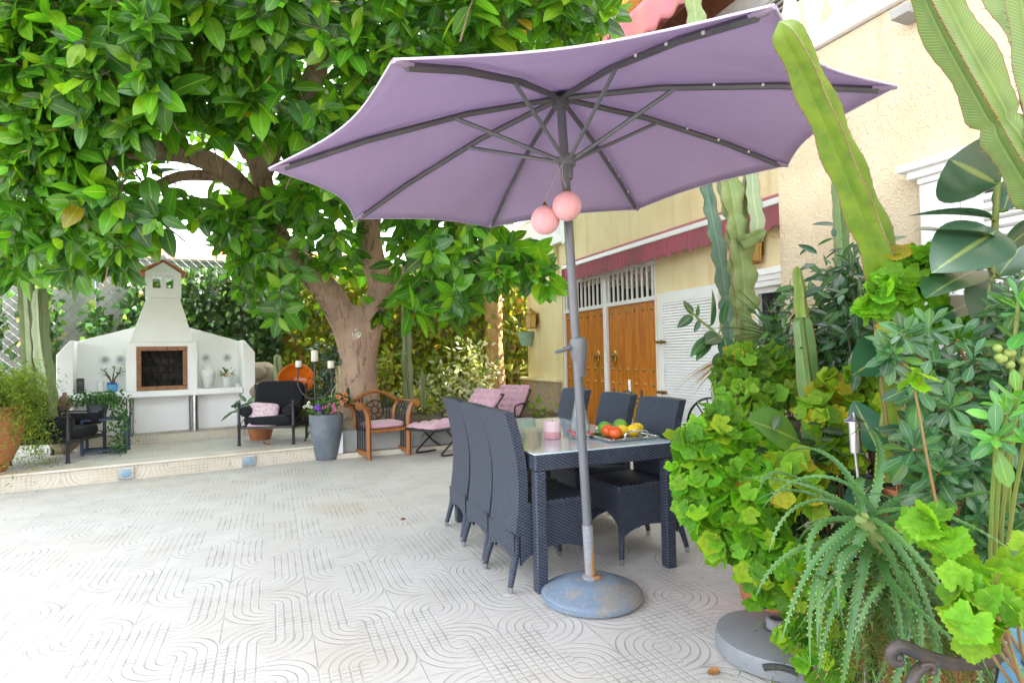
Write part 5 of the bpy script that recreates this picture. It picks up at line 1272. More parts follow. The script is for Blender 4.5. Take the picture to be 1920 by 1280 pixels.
geranium('brightest lime geranium high up at the foot of the leaning cactus', gxy(1720, 900, 2.1), [(1690, 510, 1.95, .085), (1660, 560, 1.95, .085), (1722, 560, 1.95, .085), (1695, 612, 1.95, .075), (1735, 500, 1.95, .06), (1770, 462, 1.95, .035), (1635, 575, 1.97, .05), (1790, 625, 1.9, .05)], [(.14, .36, .012), (.18, .42, .012), (.10, .29, .012), (.34, .31, .01)], 44, (.06, .085), probs=[.42, .28, .24, .06])
geranium('big leaved geranium sprays hanging nearest the camera over the iron bench', gxy(2000, 1300, 1.55), [(1765, 995, 1.30, .05), (1740, 985, 1.31, .04), (1785, 1030, 1.28, .05), (1845, 1110, 1.2, .05), (1800, 1120, 1.2, .045), (1885, 1170, 1.17, .06), (1905, 1115, 1.2, .05), (1835, 1180, 1.17, .05), (1715, 725, 1.45, .035), (1930, 1060, 1.25, .05)], [(.11, .28, .01), (.145, .32, .01), (.16, .29, .01)], 17, (.062, .086), probs=[.5, .36, .14])

# ---- glossy rosette shrub (right edge)
t = plant('glossy_shrub', 'dark glossy evergreen shrub with rosettes of spoon shaped leaves', 'shrub', gxy(1860, 1200, 2.0)); b0 = np.array(t['_w'])
poly = [(1660, 640), (1720, 605), (1800, 610), (1850, 560), (1940, 520), (1990, 700), (1990, 1060), (1860, 1040), (1800, 960), (1730, 930), (1700, 800), (1690, 700)]
tips = []; ax = []; st = MB()
while len(tips) < 210:
    u, v = rng.uniform(1640, 1990), rng.uniform(500, 1060)
    if not in_poly(u, v, poly): continue
    Y = 1.55+.75*rng.random()**1.5; p = at(u, v, Y); tips.append(p)
    a = unit(p-(b0+[0.1, .15, .75]))*.7+np.array([-.25, -.6, .45])+rng.normal(0, .28, 3); ax.append(a)
    if len(tips) % 2: st.tube(spline([b0+[0, 0, .3]+rng.normal(0, .05, 3), (b0+[0, 0, .8]+p)/2, p-unit(a)*.02], 4), list(np.linspace(.009, .0035, 9)), 5)
st.build('branches', 'red_stem', t, 'w', smooth=60)
pos, D, NN, S = rosettes(np.array(tips), np.array(ax), (8, 12), rng.uniform(.065, .088, len(tips)), .45, 1.75, back=.5, grav=.1)
tn = tints(len(S), [(.045, .135, .045), (.035, .11, .04), (.065, .165, .05), (.085, .20, .035)], [.34, .3, .26, .1])
for i in rng.choice(len(S), 6): tn[i] = (.55, .22, .02)
leaves('foliage', T_PIT, pos, D, NN, S, tn, 'pit_leaf', t)
by = MB()
for c, n_ in (((1895, 672), 6), ((1880, 665), 3)):
    for _ in range(n_): by.ball(at(c[0]+rng.normal(0, 16), c[1]+rng.normal(0, 7), 1.5), .011, 12)
by.build('berries', 'berry', t, 'w', smooth=180)
# bright new shoots of the same kind
t = plant('young_shrub', 'fresh light green glossy shoots standing in front of the dark rosette shrub', 'shrub', gxy(1900, 1200, 1.6))
tips = [at(1885, 775, 1.36), at(1905, 745, 1.38), at(1925, 800, 1.36), at(1868, 820, 1.35), at(1930, 590, 1.5), at(1910, 560, 1.52)]
pos, D, NN, S = rosettes(np.array(tips), np.array([[-.4, -.5, .7], [-.1, -.4, .9], [.1, -.6, .7], [-.5, -.7, .3], [-.2, -.4, .8], [-.1, -.3, 1]]), 9, np.full(6, .085), .4, 1.6, back=.5, grav=.05)
leaves('foliage', T_PIT, pos, D, NN, S, tints(len(S), [(.07, .24, .045), (.10, .31, .035), (.06, .19, .06)]), 'pit_leaf', t)
s_ = MB(); b0 = np.array(t['_w'])
for p in tips: s_.tube(spline([b0, (b0+p)/2+[0, .05, .1], p], 4), .005, 5)
s_.build('branches', 'green_stem', t, 'w', smooth=60)
# ---- rubber plants
def rubber(lab, base, stem, lv, cols, stem_r=.012):
    t = plant('rubber_plant', lab, 'rubber plant', base, 'rubber plants of the border')
    st = MB(); pts = pix_path(stem, 5); st.tube(pts, list(np.linspace(stem_r*1.2, stem_r*.7, len(pts))), 10)
    pos = []; D = []; NN = []; S = []; ws = []
    for (bu, bv, by_, tu, tv, ty, wd, n) in lv:
        a = at(bu, bv, by_); e = at(tu, tv, ty); L = np.linalg.norm(e-a)
        pos.append(a); D.append(e-a); NN.append(n); S.append(L); ws.append(wd/.52)
        j = min(range(len(pts)), key=lambda i: np.linalg.norm(pts[i]-a)); st.tube([pts[j], (pts[j]+a)/2+[0, 0, .004], a+unit(e-a)*.01], .0045, 6)
    st.build('stem', 'green_stem', t, 'w', smooth=60)
    leaves('foliage', T_RUB, pos, D, NN, np.array(S), tints(len(S), cols, None, .1), 'rub_leaf', t, wscale=np.array(ws))
up = (0, -.3, .9); cam = (-.35, -.9, .25); dn = (0, .5, -.8)
rubber('tall rubber plant with broad dark leaves in front of the white shutter', gxy(1860, 1150, 1.9), [(1858, 1000, 1.95), (1850, 740, 1.92), (1848, 600, 1.92), (1862, 480, 1.92), (1868, 380, 1.92), (1875, 290, 1.92)],
       [(1872, 345, 1.90, 1760, 288, 1.72, .62, (-.1, .75, .65)), (1868, 350, 1.93, 1778, 300, 2.0, .5, (.1, -.9, .3)), (1862, 410, 1.9, 1702, 384, 1.8, .18, (0, .0, 1)), (1855, 452, 1.9, 1722, 412, 1.8, .42, (-.3, -.35, .85)),
        (1872, 432, 1.88, 1762, 492, 1.7, .52, (-.3, -.85, .45)), (1835, 505, 1.9, 1738, 540, 1.75, .5, (-.2, -.4, .8)), (1856, 525, 1.86, 1852, 622, 1.72, .62, (-.1, -.95, .2)), (1882, 470, 1.92, 1960, 400, 1.9, .5, (.2, .7, .6)),
        (1880, 400, 1.92, 1905, 320, 1.95, .5, (-.5, -.6, .5)), (1884, 395, 1.9, 1985, 385, 1.75, .5, (0, -.5, .8)), (1870, 520, 1.95, 1930, 440, 2.0, .45, (-.4, -.8, .4)), (1880, 520, 1.9, 1950, 560, 1.8, .45, (-.1, -.5, .8)), (1845, 560, 1.92, 1745, 590, 1.8, .42, (-.2, -.5, .8)), (1862, 600, 1.9, 1935, 640, 1.85, .4, (0, -.5, .8))],
       [(.03, .095, .045), (.04, .12, .045), (.05, .11, .06)])
rubber('low rubber plant with huge leaves between the geraniums and the torch', gxy(1650, 1150, 2.2), [(1650, 1050, 2.25), (1645, 900, 2.22), (1660, 760, 2.2), (1690, 640, 2.2)],
       [(1718, 632, 2.1, 1606, 690, 1.95, .55, (-.3, -.8, .5)), (1660, 790, 2.2, 1720, 745, 2.1, .6, (.1, -.8, .5)), (1650, 850, 2.2, 1600, 745, 2.35, .5, (-.4, -.8, .3)), (1665, 835, 2.15, 1765, 760, 2.2, .5, (.2, -.8, .5)), (1640, 800, 2.2, 1700, 850, 2.1, .55, (-.3, -.7, .5)), (1650, 930, 2.15, 1730, 990, 2.05, .5, (-.2, -.8, .4)), (1640, 900, 2.2, 1590, 960, 2.1, .5, (-.5, -.7, .4)), (1655, 900, 2.3, 1700, 960, 2.3, .55, (0, -.8, .5)), (1690, 640, 2.2, 1790, 610, 2.2, .5, (0, -.6, .8))],
       [(.028, .09, .05), (.035, .11, .05)])
rubber('rubber plant with one big pale leaf under the slender cactus', gxy(1530, 1000, 2.6), [(1545, 960, 2.6), (1530, 880, 2.55), (1500, 840, 2.5)],
       [(1500, 828, 2.42, 1415, 780, 2.25, .6, (.35, -.75, .55)), (1530, 870, 2.5, 1600, 820, 2.5, .5, (-.2, -.7, .6)), (1528, 880, 2.5, 1440, 925, 2.4, .5, (-.3, -.8, .4))], [(.09, .22, .03), (.06, .17, .04)])
rubber('rubber plant branch reaching out in front of the white louvred door', gxy(1420, 900, 3.5), [(1420, 830, 3.5), (1390, 720, 3.45), (1355, 640, 3.4), (1310, 598, 3.4), (1290, 578, 3.4)],
       [(1298, 590, 3.4, 1283, 562, 3.42, .6, (.4, -.8, .3)), (1298, 592, 3.4, 1272, 612, 3.3, .35, (.2, -.8, .5)), (1312, 600, 3.4, 1303, 622, 3.35, .35, (.3, -.8, .4)), (1305, 595, 3.4, 1312, 570, 3.45, .3, (.5, -.8, .3)), (1332, 612, 3.4, 1343, 540, 3.5, .3, (.8, -.5, .3)), (1355, 610, 3.42, 1362, 556, 3.5, .32, (-.8, -.5, .3)), (1340, 622, 3.4, 1322, 645, 3.3, .5, (-.2, -.9, .4)), (1348, 630, 3.38, 1325, 640, 3.25, .5, (-.2, -.9, .4)),
        (1350, 632, 3.36, 1318, 640, 3.3, .6, (-.2, -.95, .3)), (1358, 632, 3.35, 1368, 678, 3.25, .55, (-.3, -.9, .3)), (1330, 630, 3.4, 1295, 665, 3.3, .32, (-.5, -.8, .3)), (1332, 640, 3.4, 1306, 672, 3.3, .35, (-.4, -.8, .4)), (1350, 660, 3.4, 1340, 690, 3.3, .4, (-.6, -.7, .3)), (1385, 690, 3.4, 1345, 705, 3.3, .6, (-.2, -.7, .7)), (1385, 715, 3.4, 1340, 730, 3.3, .6, (-.2, -.8, .5)), (1395, 700, 3.4, 1440, 690, 3.4, .5, (-.2, -.8, .5))],
       [(.035, .11, .05), (.05, .14, .045)], .008)
# ---- shrubs behind
def bush(name, lab, cat, base, poly, Y0, Y1, n, T, size, cols, m, branch=20, ngrav=0, probs=None, bm='twig', nbias=(0, -.5, .6)):
    t = plant(name, lab, cat, base); b0 = np.array(base)
    us = [p[0] for p in poly]; vs = [p[1] for p in poly]; P = []
    ncl = max(6, n//22); cl = []
    while len(cl) < ncl:
        u, v = rng.uniform(min(us), max(us)), rng.uniform(min(vs), max(vs))
        if in_poly(u, v, poly): cl.append(at(u, v, Y0+(Y1-Y0)*rng.random()))
    cl = np.array(cl); i = rng.integers(0, ncl, n); rad = size[1]*1.5
    P = cl[i]+rng.normal(0, rad*.45, (n, 3)); out_ = unit(P-cl[i]+1e-4)
    st = MB()
    for j in range(min(branch, ncl)): st.tube(spline([b0+rng.normal(0, .03, 3)*[1, 1, 0], (b0+cl[j])/2+rng.normal(0, .04, 3), cl[j]], 4), list(np.linspace(.010, .003, 9)), 5)
    if branch: st.build('branches', bm, t, 'w', smooth=60)
    leaves('foliage', T, P, out_+rng.normal(0, .5, (n, 3))+[0, 0, -ngrav], np.array(nbias)+out_*.5+rng.normal(0, .35, (n, 3)), rng.uniform(*size, n), tints(n, cols, probs, .2), m, t)
    return t
bush('dark_shrub', 'dark pointed-leaf shrub against the rough cream wall', 'shrub', gxy(1620, 900, 3.0), [(1545, 520), (1600, 490), (1640, 500), (1690, 560), (1690, 760), (1600, 740), (1560, 640)], 2.6, 3.2, 900, T_BAY, (.07, .12), [(.02, .07, .03), (.03, .09, .03), (.045, .12, .04)], 'pit_leaf', ngrav=.3)
bush('citrus_bush', 'leafy mid green citrus bush between the pale and slender cacti', 'shrub', gxy(1480, 900, 3.4), [(1440, 600), (1490, 560), (1560, 540), (1580, 700), (1560, 780), (1470, 760), (1440, 700)], 3.0, 3.6, 700, T_BAY, (.06, .10), [(.04, .13, .03), (.06, .17, .03), (.03, .09, .03)], 'pit_leaf', ngrav=.3)
bush('window_shrub', 'small leaved shrub on the sill below the white shutter', 'shrub', gxy(1830, 900, 2.6), [(1740, 520), (1790, 500), (1920, 520), (1920, 620), (1740, 620)], 2.3, 2.6, 380, T_BAY, (.04, .07), [(.025, .08, .03), (.04, .11, .035)], 'pit_leaf', ngrav=.2)
bush('border_greenery', 'tangle of dark green foliage filling the back of the potted border', 'shrub', gxy(1700, 1200, 2.6), [(1450, 800), (1700, 700), (1930, 900), (1990, 1300), (1600, 1300), (1500, 1100)], 2.3, 2.8, 1500, T_BAY, (.07, .12), [(.015, .05, .02), (.025, .07, .025), (.04, .10, .03)], 'pit_leaf', ngrav=.4)
# yucca tuft by the small window
t = plant('yucca', 'spiky yucca tuft below the dark window with dry blades', 'yucca', gxy(1450, 850, 4.1)); c = at(1452, 640, 4.1); k = 70
D = unit(rng.normal(size=(k, 3))+[-.15, -.1, .8]); leaves('foliage', T_BLADE, np.tile(c, (k, 1)), D, np.tile([0, -.3, 1.], (k, 1))+rng.normal(0, .2, (k, 3)), rng.uniform(.3, .5, k), tints(k, [(.05, .12, .05), (.08, .15, .06)]), 'fine_leaf', t)
k = 16; D = unit(np.stack([rng.uniform(-1, -.7, k), rng.uniform(-.4, .1, k), rng.uniform(-.05, .16, k)], 1)); leaves('dry_frond', T_BLADE, np.tile(at(1390, 672, 3.9), (k, 1)), D, np.tile([0, 0, 1.], (k, 1)), rng.uniform(.3, .46, k), tints(k, [(.34, .22, .07), (.3, .2, .1)]), 'fine_leaf', t)
MB().tube([t['_w'], c], .04, 10).build('stem', 'palm_bark', t, 'w', smooth=60)
# ---- aloe
t = plant('aloe', 'large aloe with long arching toothed leaves in front of the torch', 'aloe', gxy(1690, 1280, 1.75)); b0 = np.array(t['_w'])
def aloe_leaf(mb, p, d, L, w, droop, curl):
    n = 22; d = unit(np.array(d, float)); P = [np.array(p, float)]; v = d.copy()
    for i in range(n): 
        v = unit(v+np.array([0, 0, -droop/n*(.4+1.3*i/n)])+curl/n); P.append(P[-1]+v*L/n)
    o = len(mb.v); fr = []
    for i in range(n+1):
        s = i/n; tt = unit(P[min(i+1, n)]-P[max(i-1, 0)]); sd = np.cross(tt, [0, -.35, 1.]); sd = unit(sd) if np.linalg.norm(sd) > 1e-3 else np.array([1, 0, 0]); nn = np.cross(sd, tt); ww = w*(1-s)**.75+.0012; th = ww*.30
        fr.append((P[i], sd, nn, ww))
        for a, e in ((-1, .25), (-.5, -.10), (0, -.22), (.5, -.10), (1, .25), (.5, -.75), (0, -1.1), (-.5, -.75)): mb.v.append(tuple(P[i]+sd*a*ww*.5+nn*(e*th)))
    for i in range(n):
        for j in range(8): k2 = (j+1) % 8; mb.f.append((o+i*8+j, o+i*8+k2, o+(i+1)*8+k2, o+(i+1)*8+j)); mb.mi.append(0)
    # teeth
    step = .017; m = int(L*.93/step)
    for q in range(1, m):
        s = q*step/L; i = min(n-1, int(s*n)); f_ = s*n-i; A, B_ = fr[i], fr[i+1]
        c = A[0]*(1-f_)+B_[0]*f_; sd, nn, ww = A[1], A[2], A[3]; tt = np.cross(nn, sd)
        for sg in (-1, 1):
            e = c+sd*sg*ww*.5+nn*ww*.07; mb._add([e-tt*.0035, e+tt*.0035, e+sd*sg*.0045+tt*.003], [(0, 1, 2)], 1)
mb = MB(); heads = [(at(1618, 965, 1.62), np.array([-.45, -.45, .62]), 22, (.30, .52), 2.1), (at(1660, 1040, 1.62), np.array([-.25, -.6, .35]), 22, (.28, .52), 2.5), (at(1712, 1085, 1.66), np.array([.1, -.6, .3]), 20, (.26, .46), 2.8)]
for c, ax_, n_, LL, dr in heads:
    ax_ = unit(ax_); x = unit(np.cross(ax_, [.2, .3, .9])); y = np.cross(ax_, x)
    for j in range(n_):
        w = j*2.4+rng.normal(0, .2); e = .85+.75*j/n_; d = ax_*math.cos(e)+(x*math.cos(w)+y*math.sin(w))*math.sin(e)
        aloe_leaf(mb, c-ax_*.10*j/n_, d, rng.uniform(*LL), rng.uniform(.018, .029), dr*rng.uniform(.4, 1.6), rng.normal(0, 1.15, 3))
mb.build('leaf', ['aloe', 'aloe_tip'], t, 'w', smooth=40)
MB().tube(spline([b0+[0, 0, .05], at(1735, 1180, 1.72), at(1690, 1085, 1.64), at(1650, 1020, 1.63), at(1615, 970, 1.61)], 5), [.02]*21, 8).build('stem', 'aloe_tip', t, 'w', smooth=60)
# fine grassy herb below the aloe
t = plant('wispy_herb', 'wispy fine leaved herb trailing below the aloe', 'herb', gxy(1600, 1280, 2.0)); pos = []; dd = []
for s in range(520):
    p = at(rng.uniform(1570, 1900), rng.uniform(1030, 1230), rng.uniform(1.6, 2.0)); v = np.array([rng.normal(0, .3), rng.normal(-.1, .3), .25])
    for j in range(20): p = p+v*.022; v = v+[0, 0, -.075]; pos.append(p+rng.normal(0, .006, 3)); dd.append(unit(v)*.8+unit(rng.normal(size=3)))
k = len(pos); leaves('foliage', T_NEEDLE, pos, dd, rng.normal(size=(k, 3))+[0, -.3, 1], rng.uniform(.018, .036, k), tints(k, [(.05, .12, .015), (.08, .15, .02), (.13, .15, .03)]), 'fine_leaf', t, wscale=np.full(k, 1.3))
for (u, v, Y, lab) in ((1720, 960, 2.2, 'terracotta pot in shade behind the aloe under the glossy shrub'),):
    q = thing('terracotta_pot', lab, 'flower pot', gxy(u, v, Y, .52)); pot(q, .13, .24); MB().lathe([(.14, -.52), (.14, -.003), (.001, -.002)], 20).build('stand', 'concrete', q)
# torch
t = thing('garden_torch', 'slim silver garden torch on a thin stake among the plants', 'torch', gxy(1616, 1150, 2.0)); b0 = np.array(t['_w'])
a, c = at(1616, 960, 2.0), at(1604, 848, 2.0); e = at(1601, 790, 2.0)
MB().tube([b0+[0, 0, .01], a, c], .006, 8).build('stake', 'steel', t, 'w', smooth=60); MB().tube([c, e], [.019, .021], 18).build('body', 'steel', t, 'w', smooth=40)
MB().tube([e, e+(e-c)*.02, e+(e-c)*.16, e+(e-c)*.30], [.034, .034, .012, .004], 18).build('cap', 'steel', t, 'w', smooth=40)
# spare base
t = thing('spare_base', 'grey moulded plastic parasol base with a side grip, no pole', 'parasol base', (1.10, 2.48, 0))
MB().lathe([(.001, .004), (.235, .004), (.248, .012), (.25, .06), (.242, .082), (.20, .093), (.07, .108), (.06, .108), (.055, .10), (.001, .10)], 48).build('body', 'plastic', t, smooth=35)
MB().lathe([(.034, .106), (.042, .11), (.042, .145), (.036, .15), (.028, .15), (.026, .11)], 24).build('socket', 'plastic', t, smooth=35)
MB().lathe([(.027, .135), (.024, .149), (.001, .149)], 20).build('socket_hole', 'dark', t)
g = MB(); an = R(248); dr = np.array([math.cos(an), math.sin(an)]); tg = np.array([-dr[1], dr[0]])
g.tube([tuple(dr*.246+tg*s)+(.055+.012*(1-(s/.06)**2),) for s in np.linspace(-.06, .06, 9)], .013, 8); g.build('grip_recess', 'dark', t, smooth=60)
# iron bench with blue boards
t = thing_pq('garden_bench', 'black scrolled cast iron bench arm with blue boards at the bottom corner', 'bench', 1.5, .4)
b0 = np.array(t['_w'])
t['_w'] = list(W(1.5, .4)); t.rotation_euler = (0, 0, 0); del t['_pq']
ar = MB(); P_ = spline([at(1693, 1236, 1.30), at(1684, 1243, 1.30), at(1673, 1238, 1.30), at(1670, 1224, 1.30), at(1682, 1212, 1.30), at(1700, 1214, 1.30), at(1740, 1231, 1.32), at(1790, 1243, 1.35), at(1845, 1241, 1.39), at(1876, 1226, 1.42), at(1892, 1200, 1.44)], 5)
ar.tube(P_, list(np.concatenate([np.linspace(.006, .0125, 24), np.full(len(P_)-24, .0125)])), 10, squash=1.25); ar.ball(at(1685, 1231, 1.30), .011, 12)
ar.build('arm', 'bronze_iron', t, 'w', smooth=60)
lg = MB(); lg.tube(spline([at(1755, 1240, 1.325), at(1735, 1246, 1.32), at(1716, 1262, 1.315), at(1706, 1290, 1.31), at(1704, 1340, 1.31), at(1730, 1400, 1.31), at(1720, 1500, 1.31), at(1690, 1640, 1.31)], 5), .0125, 10)
lg.tube(spline([at(1722, 1258, 1.316), at(1735, 1244, 1.312), at(1749, 1247, 1.31), at(1752, 1257, 1.31), at(1744, 1260, 1.31)], 5), .007, 8)
lg.build('leg', 'bronze_iron', t, 'w', smooth=60)
bk = MB(); bk.tube(spline([at(1895, 1195, 1.44), at(1872, 1320, 1.45), at(1880, 1450, 1.45), at(1930, 1560, 1.45)], 5), .013, 8); bk.build('rear_leg', 'bronze_iron', t, 'w', smooth=60)
MB().tube([at(1888, 1300, 1.425), at(1932, 1110, 1.425)], [.030, .030], 4, squash=.5).build('back_stile', 'blue_paint', t, 'w')
for k in range(3):
    a0 = at(1730+45*k, 1420, 1.32+.04*k); MB().tube([a0, a0+np.array([.5, -1.2, 0])], [.03, .03], 4, squash=.4).build('seat_board', 'blue_paint', t, 'w')
# iron seats behind the table
t = thing_pq('sunburst_bench', 'black wrought iron garden seat with a sunburst back by the white door', 'garden seat', 3.5, 3.96); 
m = MB(); q0, q1 = 3.62, 4.36; cq = 3.96; zb = .60
def arc(r, a0, a1, n=17, p=3.52): return [(p, cq+r*math.cos(a), zb+r*.82*math.sin(a)) for a in np.linspace(a0, a1, n)]
m.tube(arc(.34, 0, math.pi), .011, 6); m.tube(arc(.115, 0, math.pi), .009, 6); m.tube([(3.52, cq-.36, zb), (3.52, cq+.36, zb)], .012, 6)
for k in range(1, 7): a = k*math.pi/7; m.tube([(3.52, cq+.115*math.cos(a), zb+.094*math.sin(a)), (3.52, cq+.34*math.cos(a), zb+.279*math.sin(a))], .007, 5)
m.build('sunburst_back', 'iron', t, 'pq', smooth=60)
for q in (cq-.36, cq+.36):
    for p in (3.52, 3.08): MB().tube([(p, q, 0), (p, q, .62 if p < 3.2 else .61)], .014, 8).build('leg', 'iron', t, 'pq')
s_ = MB(); 
for k in range(7): s_.bbox(3.07+.065*k, 3.12+.065*k, cq-.38, cq+.38, .40, .42, .004)
s_.build('seat', 'iron', t, 'pq')
t = thing_pq('scroll_chair', 'black iron chair with an arched scroll back behind the dining chairs', 'garden chair', 3.66, 5.5); m = MB(); p = 3.66; cq = 5.47
m.tube([(p, cq-.27, 0), (p, cq-.27, .88)], .012, 6); m.tube([(p, cq+.27, 0), (p, cq+.27, .88)], .012, 6)
m.tube(spline([(p, cq-.27, .78), (p, cq-.15, .80), (p, cq, .86), (p, cq+.15, .80), (p, cq+.27, .78)], 5), .009, 6); m.tube(spline([(p, cq-.27, .72), (p, cq, .74), (p, cq+.27, .72)], 5), .007, 6)
for s in (-1, 1): m.tube(spline([(p, cq+s*.03, .74), (p, cq+s*.05, .80), (p, cq+s*.10, .79), (p, cq+s*.09, .76)], 5), .006, 5)
m.build('back', 'iron', t, 'pq', smooth=60); MB().bbox(p-.46, p+.02, cq-.26, cq+.26, .42, .45, .006).build('seat', 'iron', t, 'pq')
for q in (cq-.25, cq+.25): MB().tube([(p-.44, q, 0), (p-.44, q, .43)], .012, 6).build('leg', 'iron', t, 'pq')
t = plant('feathery_pot', 'feathery green plant with a white stake in front of the garage doors', 'pot plant', gxy(1185, 800, 7.3)); b0 = np.array(t['_w']); pot(t, .18, .34)
k = 900; a = rng.random(k)*6.28; r = .36*rng.random(k)**.5; hh = rng.random(k)
P = np.stack([b0[0]+r*np.cos(a), b0[1]+r*np.sin(a), .36+.42*hh*(1-.4*(r/.36)**2)], 1); leaves('foliage', T_NEEDLE, P, np.stack([np.cos(a), np.sin(a), hh*2], 1)+rng.normal(0, .5, (k, 3)), rng.normal(size=(k, 3)), rng.uniform(.05, .09, k), tints(k, [(.12, .22, .03), (.08, .17, .03)]), 'fine_leaf', t, wscale=np.full(k, 1.3))
MB().tube([b0+[0, 0, .3], at(1180, 712, 7.2)], .016, 8).build('stake', 'white', t, 'w')

# ================================================================== GARDEN BED
t = plant('palm_tree', 'straight ringed palm trunk rising beside the house corner', 'palm', W(4.42, 11.62, .29)); b0 = np.array(t['_w'])
m = MB(); prof = []; 
for i in range(90): z = i*.06; prof.append(((.255-.065*min(1, z/1.2) if z < 1.2 else .19)+.006*(i % 2)+.003*math.sin(i*1.7), z))
m.lathe(prof, 24); m.build('trunk', 'palm_bark', t, smooth=60)
k = 26; cr = []; dd = []; nn = []; sz = []; rc = MB()
for j in range(k):
    a = j*2.4; el = rng.uniform(-.3, 1.1); d = np.array([math.cos(a)*math.cos(el), math.sin(a)*math.cos(el), math.sin(el)]); p = np.array([0, 0, 5.35]); v = d.copy(); path = [p]
    for s in range(14): 
        p = p+v*.14; v = unit(v+[0, 0, -.09]); path.append(p); sd = unit(np.cross(v, [0, 0, 1.])+1e-6)
        for sg in (-1, 1):
            for q in (0, .5): cr.append(p-v*.14*q); dd.append(sd*sg+v*.7+[0, 0, -.25]); nn.append([0, 0, 1.]); sz.append(.42*(1-.03*s))
    rc.tube(path, list(np.linspace(.018, .005, 15)), 5)
k = len(cr); f_ = leaves('crown', T_BLADE, cr, dd, nn, np.array(sz), tints(k, [(.06, .14, .03), (.09, .18, .04)]), 'fine_leaf', base=(0, 0, 0)); f_.parent = t
rc.build('frond_ribs', 'green_stem', t, smooth=60)
bush('white_flowered_shrub', 'pale shrub with white flowers glowing in the sun before the ivy', 'shrub', gxy(840, 780, 12.0, .30), [(770, 690), (800, 700), (850, 670), (880, 640), (900, 650), (920, 690), (910, 740), (770, 760)], 11.7, 12.2, 1300, T_SMALL, (.10, .16), [(.30, .36, .12), (.6, .62, .5), (.2, .27, .05), (.75, .76, .68)], 'ivy_leaf', probs=[.22, .3, .18, .3])
bush('sunny_shrub', 'low yellow green shrub behind the teak armchair', 'shrub', gxy(790, 800, 10, .30), [(745, 735), (800, 730), (850, 745), (850, 790), (760, 790)], 9.8, 10.3, 420, T_SMALL, (.08, .12), [(.25, .3, .03), (.18, .25, .03), (.45, .45, .2)], 'ivy_leaf')
bush('trunk_shrub', 'small yellow leaved shrub at the sunny side of the ficus trunk', 'shrub', gxy(715, 780, 8.9, .30), [(698, 670), (735, 660), (742, 700), (705, 730)], 8.7, 9.0, 170, T_SMALL, (.07, .11), [(.3, .34, .03), (.2, .26, .03)], 'ivy_leaf')
bush('bluish_shrub', 'dense blue green shrub behind the candle stand', 'shrub', gxy(610, 780, 8.6, .17), [(592, 680), (610, 645), (650, 655), (655, 740), (640, 800), (592, 800)], 8.2, 8.7, 620, T_BAY, (.08, .13), [(.025, .07, .05), (.035, .09, .055), (.02, .05, .035)], 'pit_leaf')
q = thing('broad_leaf_plant', 'broad leaved plant in a terracotta pot under the pillow armchair', 'pot plant', (-3.55, 8.12, .172)); pot(q, .19, .24)
pos, D, NN, S = rosettes(np.array([at(440, 765, 8.05), at(462, 755, 8.1)]), np.array([[-.3, -.3, .9], [.1, -.3, .9]]), 5, np.array([.24, .22]), .7, 1.4, back=.3)
leaves('foliage', T_RUB, pos, D, NN, S, tints(len(S), [(.03, .10, .03), (.05, .13, .03)]), 'rub_leaf', q)
m = MB()
for c in (at(440, 765, 8.05), at(462, 755, 8.1)): m.tube(spline([(-3.55, 8.12, .38), (c+np.array([-3.55, 8.12, .45]))/2, c], 5), .008, 6)
m.build('stem', 'green_stem', q, 'w')
bush('planter_grass', 'tuft of green grass hanging over the planter wall by the lounger', 'grass tuft', gxy(795, 800, 8.2, .3), [(775, 800), (815, 800), (812, 812), (778, 812)], 8.05, 8.2, 90, T_BLADE, (.12, .2), [(.06, .14, .02), (.1, .18, .03)], 'fine_leaf', branch=0)
bush('corner_plant', 'little green plant at the foot of the stone-clad corner', 'plant', gxy(1015, 800, 9.0), [(995, 770), (1030, 765), (1030, 790), (1000, 790)], 8.9, 9.1, 60, T_SMALL, (.08, .12), [(.12, .26, .02), (.2, .3, .03)], 'ivy_leaf', branch=4)
t = plant('spider_plant', 'pale variegated agave with arching blades beside the palm trunk', 'agave', W(4.85, 11.75, .30)); k = 46; a = rng.random(k)*6.28; D = np.stack([np.cos(a)*.7, np.sin(a)*.7, rng.uniform(.3, 1.4, k)], 1)
leaves('foliage', T_BLADE, np.tile(np.array(t['_w'])+[0, 0, .5], (k, 1)), D, np.tile([0, 0, 1.], (k, 1)), rng.uniform(.55, .85, k), tints(k, [(.45, .48, .3), (.25, .32, .12)]), 'fine_leaf', t); MB().cyl(0, 0, 0, .52, .04, n=8).build('stem', 'palm_bark', t)
